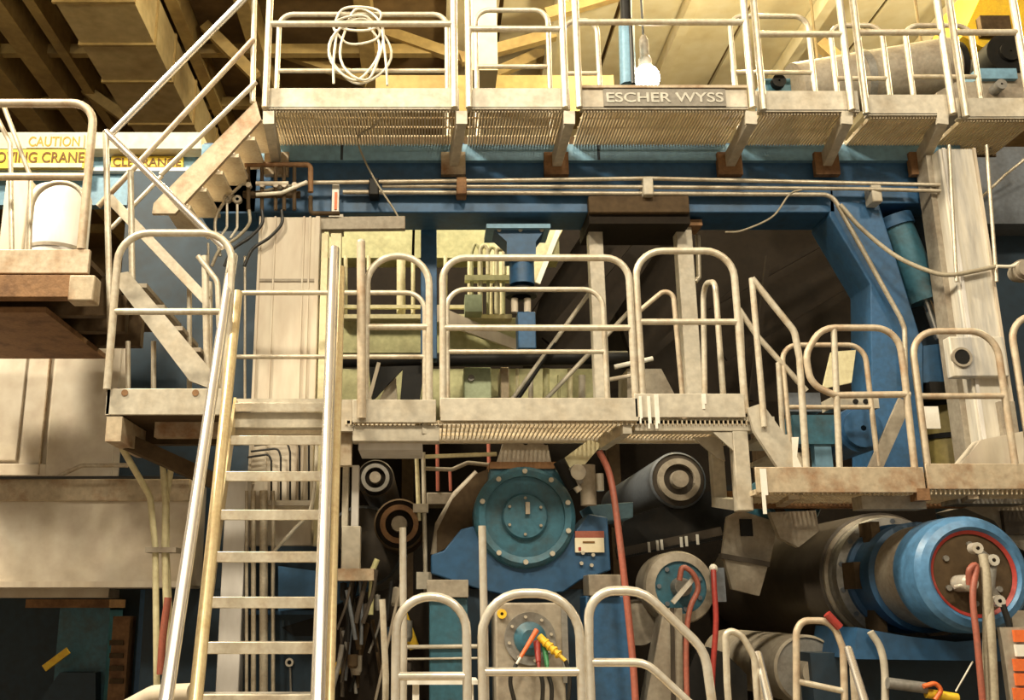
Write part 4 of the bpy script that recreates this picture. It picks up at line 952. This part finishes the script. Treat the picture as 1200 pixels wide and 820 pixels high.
poly([(575, 548), (558, 555), (530, 585), (512, 622), (512, 648), (535, 635), (565, 618), (575, 600)], 7.15, 7.5).build('sheet', 'brown', t)
t = thing('cross_pipe', 'bright straight pipe running beside the lift bracket of the bearing housing', 'pipe', P(540, 535, 7.1))
T([(498, 535), (582, 532)], .015, 7.05).build('tube', 'pale_yellow', t)
tag(T([(498, 549), (530, 550), (548, 542), (585, 546)], .015, 7.25, .05).build('pipe', 'grey_beige'), 'kinked beige pipe below the bright straight pipe', 'pipe')
for i, (x, y0, y1, r) in enumerate(((512, 500, 575, .014), (527, 548, 575, .012), (572, 505, 548, .014))):
    tag(T([(x, y0), (x + 1, y1)], r, 7.5).build('hose', 'hose_red'), ['red upright hose crossing the bright straight pipe', 'short red hose branching below the kinked pipe', 'red hose close to the lift bracket'][i], 'hose')
tag(B((500, 577), (548, 591), 7.5, 7.8).build('shelf_box', 'grey_beige', None, .006), 'pale box shaped shelf beside the felt sheet', 'shelf')
t = thing('twin_post', 'pair of thin beige uprights between the roll ends and the felt sheet', 'post', P(494, 720, 7.2))
T([(488, 530), (491, 610)], .016, 7.2).build('tube', 'pale_yellow', t); T([(496, 530), (499, 700)], .016, 7.2).build('tube', 'beige', t)
B((484, 590), (502, 600), 7.15, 7.22).build('clamp', 'beige', t); B((488, 670), (506, 690), 7.1, 7.2).build('foot', 'beige', t)
# bracket column under the stair head
t = thing('hanger_column', 'slotted beige hanger column below the corner of the mid platform', 'column', P(410, 665, 6.8))
B((401, 545), (408, 618), 6.75, 6.83).build('slot_side', 'beige', t); B((412, 545), (420, 618), 6.75, 6.83).build('slot_side', 'white_col', t)
B((400, 616), (422, 668), 6.74, 6.84).build('lower_plate', 'beige', t, .005); B((388, 666), (438, 680), 6.7, 6.95).build('base_plate', 'beige_rust', t)
bq = thing('blue_trough', 'blue sloping trough below the hanger column beside the stairs', 'trough', P(380, 720, 7.1))
poly([(326, 663), (440, 678), (432, 690), (395, 708), (326, 716)], 7.0, 7.36).build('side', 'blue', bq)
bl = thing('machine_plinth', 'dark blue machine base behind the lowest stair treads', 'base', P(350, 900, 7.4))
B((292, 715), (392, 720), 7.36, 7.4).build('ledge', 'blue', bl)
MB().box((P(292, 700, 7.4).x, 7.4, 0), (P(392, 700, 7.4).x, 7.8, P(330, 640, 7.4).z)).build('body', 'blue_dark', bl)
poly([(330, 735), (372, 722), (372, 745), (345, 745)], 7.38, 7.42).build('opening', 'black', bl)
t = thing('eye_bolt', 'small steel eye bolt standing on the dark blue base', 'bolt', P(339, 810, 7.3))
MB().lathe(P(339, 776, 7.37), sharp([(.016, 0), (.03, 0), (.03, .02), (.016, .02)]), 16).build('eye', 'steel', t); T([(340, 782), (341, 815)], .008, 7.385).build('shank', 'grey', t)
# tangle of valves and tubes by the stair
tg = thing('valve_tangle', 'dark greasy tangle of valves and tubes between the stairs and the low hoops', 'valves', P(430, 900, 6.9))
for i in range(22):
    x = random.uniform(398, 462); y = random.uniform(665, 770); d = random.uniform(35, 95); a = random.uniform(-.25, .25); Yt = random.uniform(6.75, 7.1)
    T([(x, y), (x + d * math.sin(a) * .5, y + d * .5), (x + d * math.sin(a) + random.uniform(-6, 6), y + d)], random.uniform(.008, .019), Yt, 0, True).build('tube', ['black', 'taupe', 'brown', 'grey', 'taupe', 'grey_blue', 'dark'][i % 7], tg)
for i in range(12):
    p = P(random.uniform(400, 480), random.uniform(690, 800), random.uniform(6.75, 7.0)); r = random.uniform(.018, .04); h = random.uniform(.03, .07)
    MB().lathe(p, sharp([(.001, -h), (r * .7, -h), (r, -h * .6), (r, h), (r * .6, h), (.001, h * 1.1)]), 12, 'Z').build('valve', ['grey', 'taupe', 'brown', 'grey_beige', 'blue_dark', 'black'][i % 6], tg)
B((392, 700), (500, 1000), 7.15, 7.3).build('backing', 'dark', tg)
T([(440, 820), (475, 660)], .01, 6.7).build('thin_rod', 'grey_beige', tg); T([(434, 720), (436, 670), (442, 655)], .02, 6.8, .05).build('pipe', 'pale_green', tg)
for p, q, lb in (((382, 800), (400, 778), 'yellow lever handle sticking out beside the stair handrail'), ((470, 715), (486, 760), 'yellow flat tag handle behind the first front hoop')):
    tag(MB().beam(P(p[0], p[1], 7.12), P(q[0], q[1], 7.12), .05, .07).build('lever', 'yellow', None, .006), lb, 'lever')
# lower fittings at the far side
t = thing('pipe_fitting', 'grey horizontal pipe with yellow and orange valve low beside the hanging hoses', 'valve', P(1080, 830, 6.4))
T([(1040, 800), (1085, 806)], .035, 6.4).build('pipe', 'grey', t); T([(1085, 812), (1122, 818)], .03, 6.4).build('yellow_body', 'yellow', t)
T([(1082, 804), (1096, 800), (1104, 808), (1096, 820)], .014, 6.35, .03).build('handle', 'orange', t)
T([(1120, 810), (1140, 775)], .005, 6.4).build('wire', 'cable_white', t)
t = thing('low_pipe', 'curved beige pipe dropping from the journal cradle', 'pipe', P(1035, 850, 6.45))
T([(1020, 740), (1032, 760), (1037, 790), (1037, 850)], .022, 6.45, 0, True).build('tube', 'beige', t)

# ================================================================== low front rails
YQ = 5.4; zq = .55
ld = thing('low_deck', 'low steel walkway deck carrying the bright front hoops', 'deck', (.6, 5.6, 0))
MB().box((P(440, 800, YQ).x, YQ - .1, zq - .04), (P(1010, 800, YQ).x, YQ + .8, zq)).build('deck', 'grating', ld)
for px in (450, 600, 760, 900, 1000):
    x = P(px, 800, YQ).x; MB().box((x - .04, YQ, 0), (x + .04, YQ + .08, zq - .04)).build('leg', 'beige', ld)
hoop('narrow bright front hoop beside the greasy valve tangle', 464, 547, 699, 820, YQ, (792,), .024, .20, 'steel', zb=zq, ym=760)
hoop('wide bright front hoop before the coloured plugs', 565, 680, 695, 820, YQ, (787,), .025, .22, 'steel', zb=zq, ym=760)
t = thing('guardrail', 'bright front hoop with a slanting shoulder behind which the red hose falls', 'guardrail', P(760, 830, YQ))
def dn(px, py): p = P(px, py, YQ); return Vector((p.x, YQ, zq))
p1 = pts([(690, 760), (690, 692), (753, 692), (826, 762)], YQ); pz = P(834, 820, YQ)
MB().tube([Vector((p1[0].x, YQ, zq)), p1[0]] + p1[1:] + [Vector((pz.x, YQ, pz.z)), Vector((pz.x, YQ, zq))], .025, 12, .20).build('hoop', 'steel', t)
p2 = pts([(690, 776), (757, 776), (815, 830)], YQ); MB().tube(p2, .022, 12, .15).build('mid_rail', 'steel', t)
def standing(label, pth, Y, r, m, fil=.12, nm='post_rail'):
    t = thing('guardrail', label, 'guardrail', P(pth[0][0], 830, Y)); p = pts(pth, Y)
    p = [Vector((p[0].x, Y, zq))] + p + ([Vector((p[-1].x, Y, zq))] if pth[-1][1] > 780 else [])
    MB().tube(p, r, 12, fil).build('tube', m, t); return t
standing('slim rail hoop between the slanting front hoop and the stair handrail', [(852, 800), (850, 738), (868, 742), (884, 770), (886, 800)], 5.5, .018, 'rail', .1)
standing('lone upright steel tube by the first front hoop', [(473, 760), (472, 618)], 5.75, .020, 'steel')
standing('second lone upright steel tube before the teal bearing', [(568, 760), (565, 616)], 5.75, .022, 'steel')
standing('short upright tube between the valve tangle and the first hoop', [(452, 790), (448, 702)], 5.8, .018, 'rail')
t = thing('guardrail', 'dark topped rail hoop before the small grey roll end', 'guardrail', P(960, 830, 6.0))
T([(934, 960), (933, 740), (940, 727), (975, 727), (988, 760), (994, 960)], .02, 6.0, .1).build('hoop', 'rail_rusty', t); T([(934, 798), (990, 810)], .018, 6.0).build('mid_rail', 'rail', t)
T([(969, 719), (984, 735)], .024, 5.97).build('red_sleeve', 'red', t)
for a, b, lb in (((888, 766), (908, 850), 'polished slanted handrail end beside the slim rail hoop'), ((994, 760), (1022, 850), 'polished slanted handrail end beside the dark topped hoop')):
    t = thing('handrail', lb, 'handrail', P(b[0], b[1], 5.3)); T([a + (5.6,), b + (5.2,)], .022).build('tube', 'polished', t)
    T([(a[0] + 6, a[1] + 20, 5.6), (a[0] + 10, 850, 5.6)], .02).build('post', 'rail', t)
for y, lb in ((758, 'upper'), (772, 'lower')):
    tag(T([(476, y), (560, y - 1)], .014 if y == 758 else .008, 6.735).build('bar', 'beige'), lb + ' thin horizontal bar behind the narrow bright front hoop', 'bar')
t = thing('bench_shelf', 'small white shelf with legs behind the narrow bright front hoop', 'shelf', P(520, 830, 6.0))
B((477, 797), (560, 802), 5.95, 6.2).build('top', 'white', t)
for px in (487, 552): B((px - 4, 802), (px + 4, 1000), 6.0, 6.05).build('leg', 'white', t)
# dark machinery in the low opening under the concrete beam
lo_ = thing('pit_machine', 'dark blue machinery in the shadowed opening under the concrete beam', 'machine', P(90, 900, 9.6))
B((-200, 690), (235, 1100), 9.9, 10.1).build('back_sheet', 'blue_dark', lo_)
B((62, 712), (122, 900), 9.4, 9.8).build('cabinet', 'teal', lo_); B((30, 702), (128, 712), 9.3, 9.8).build('lintel', 'rust', lo_)
B((126, 722), (146, 900), 9.1, 9.3).build('rusty_post', 'rust', lo_); B((154, 690), (182, 1000), 9.2, 9.5).build('blue_post', 'blue', lo_)
MB().beam(P(52, 783, 9.2), P(80, 762, 9.2), .03, .06).build('lever', 'yellow', lo_)
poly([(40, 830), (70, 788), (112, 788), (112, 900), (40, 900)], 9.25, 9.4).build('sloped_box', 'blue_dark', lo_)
for i, y in enumerate((750, 765, 780, 795)): B((128, y), (144, y + 6), 9.08, 9.1).build('marking', 'brown', lo_)
t = thing('pipe_stub', 'cream pipe stub at the foot of the hanging pipes', 'pipe', P(180, 830, 6.6))
MB().tube(pts([(150, 830, 6.7), (180, 814, 6.6), (225, 812, 6.5)]), .06, 14, .1).build('tube', 'cream', t)
tag(T([(197, 700, 6.6), (191, 745, 6.6), (188, 790, 6.6)], .024, None, 0, True).build('sleeve', 'hose_red'), 'short dull orange tube standing in for a reflection beside the stair handrail', 'sleeve')  # this sleeve is an orange reflection, put into shape and colour
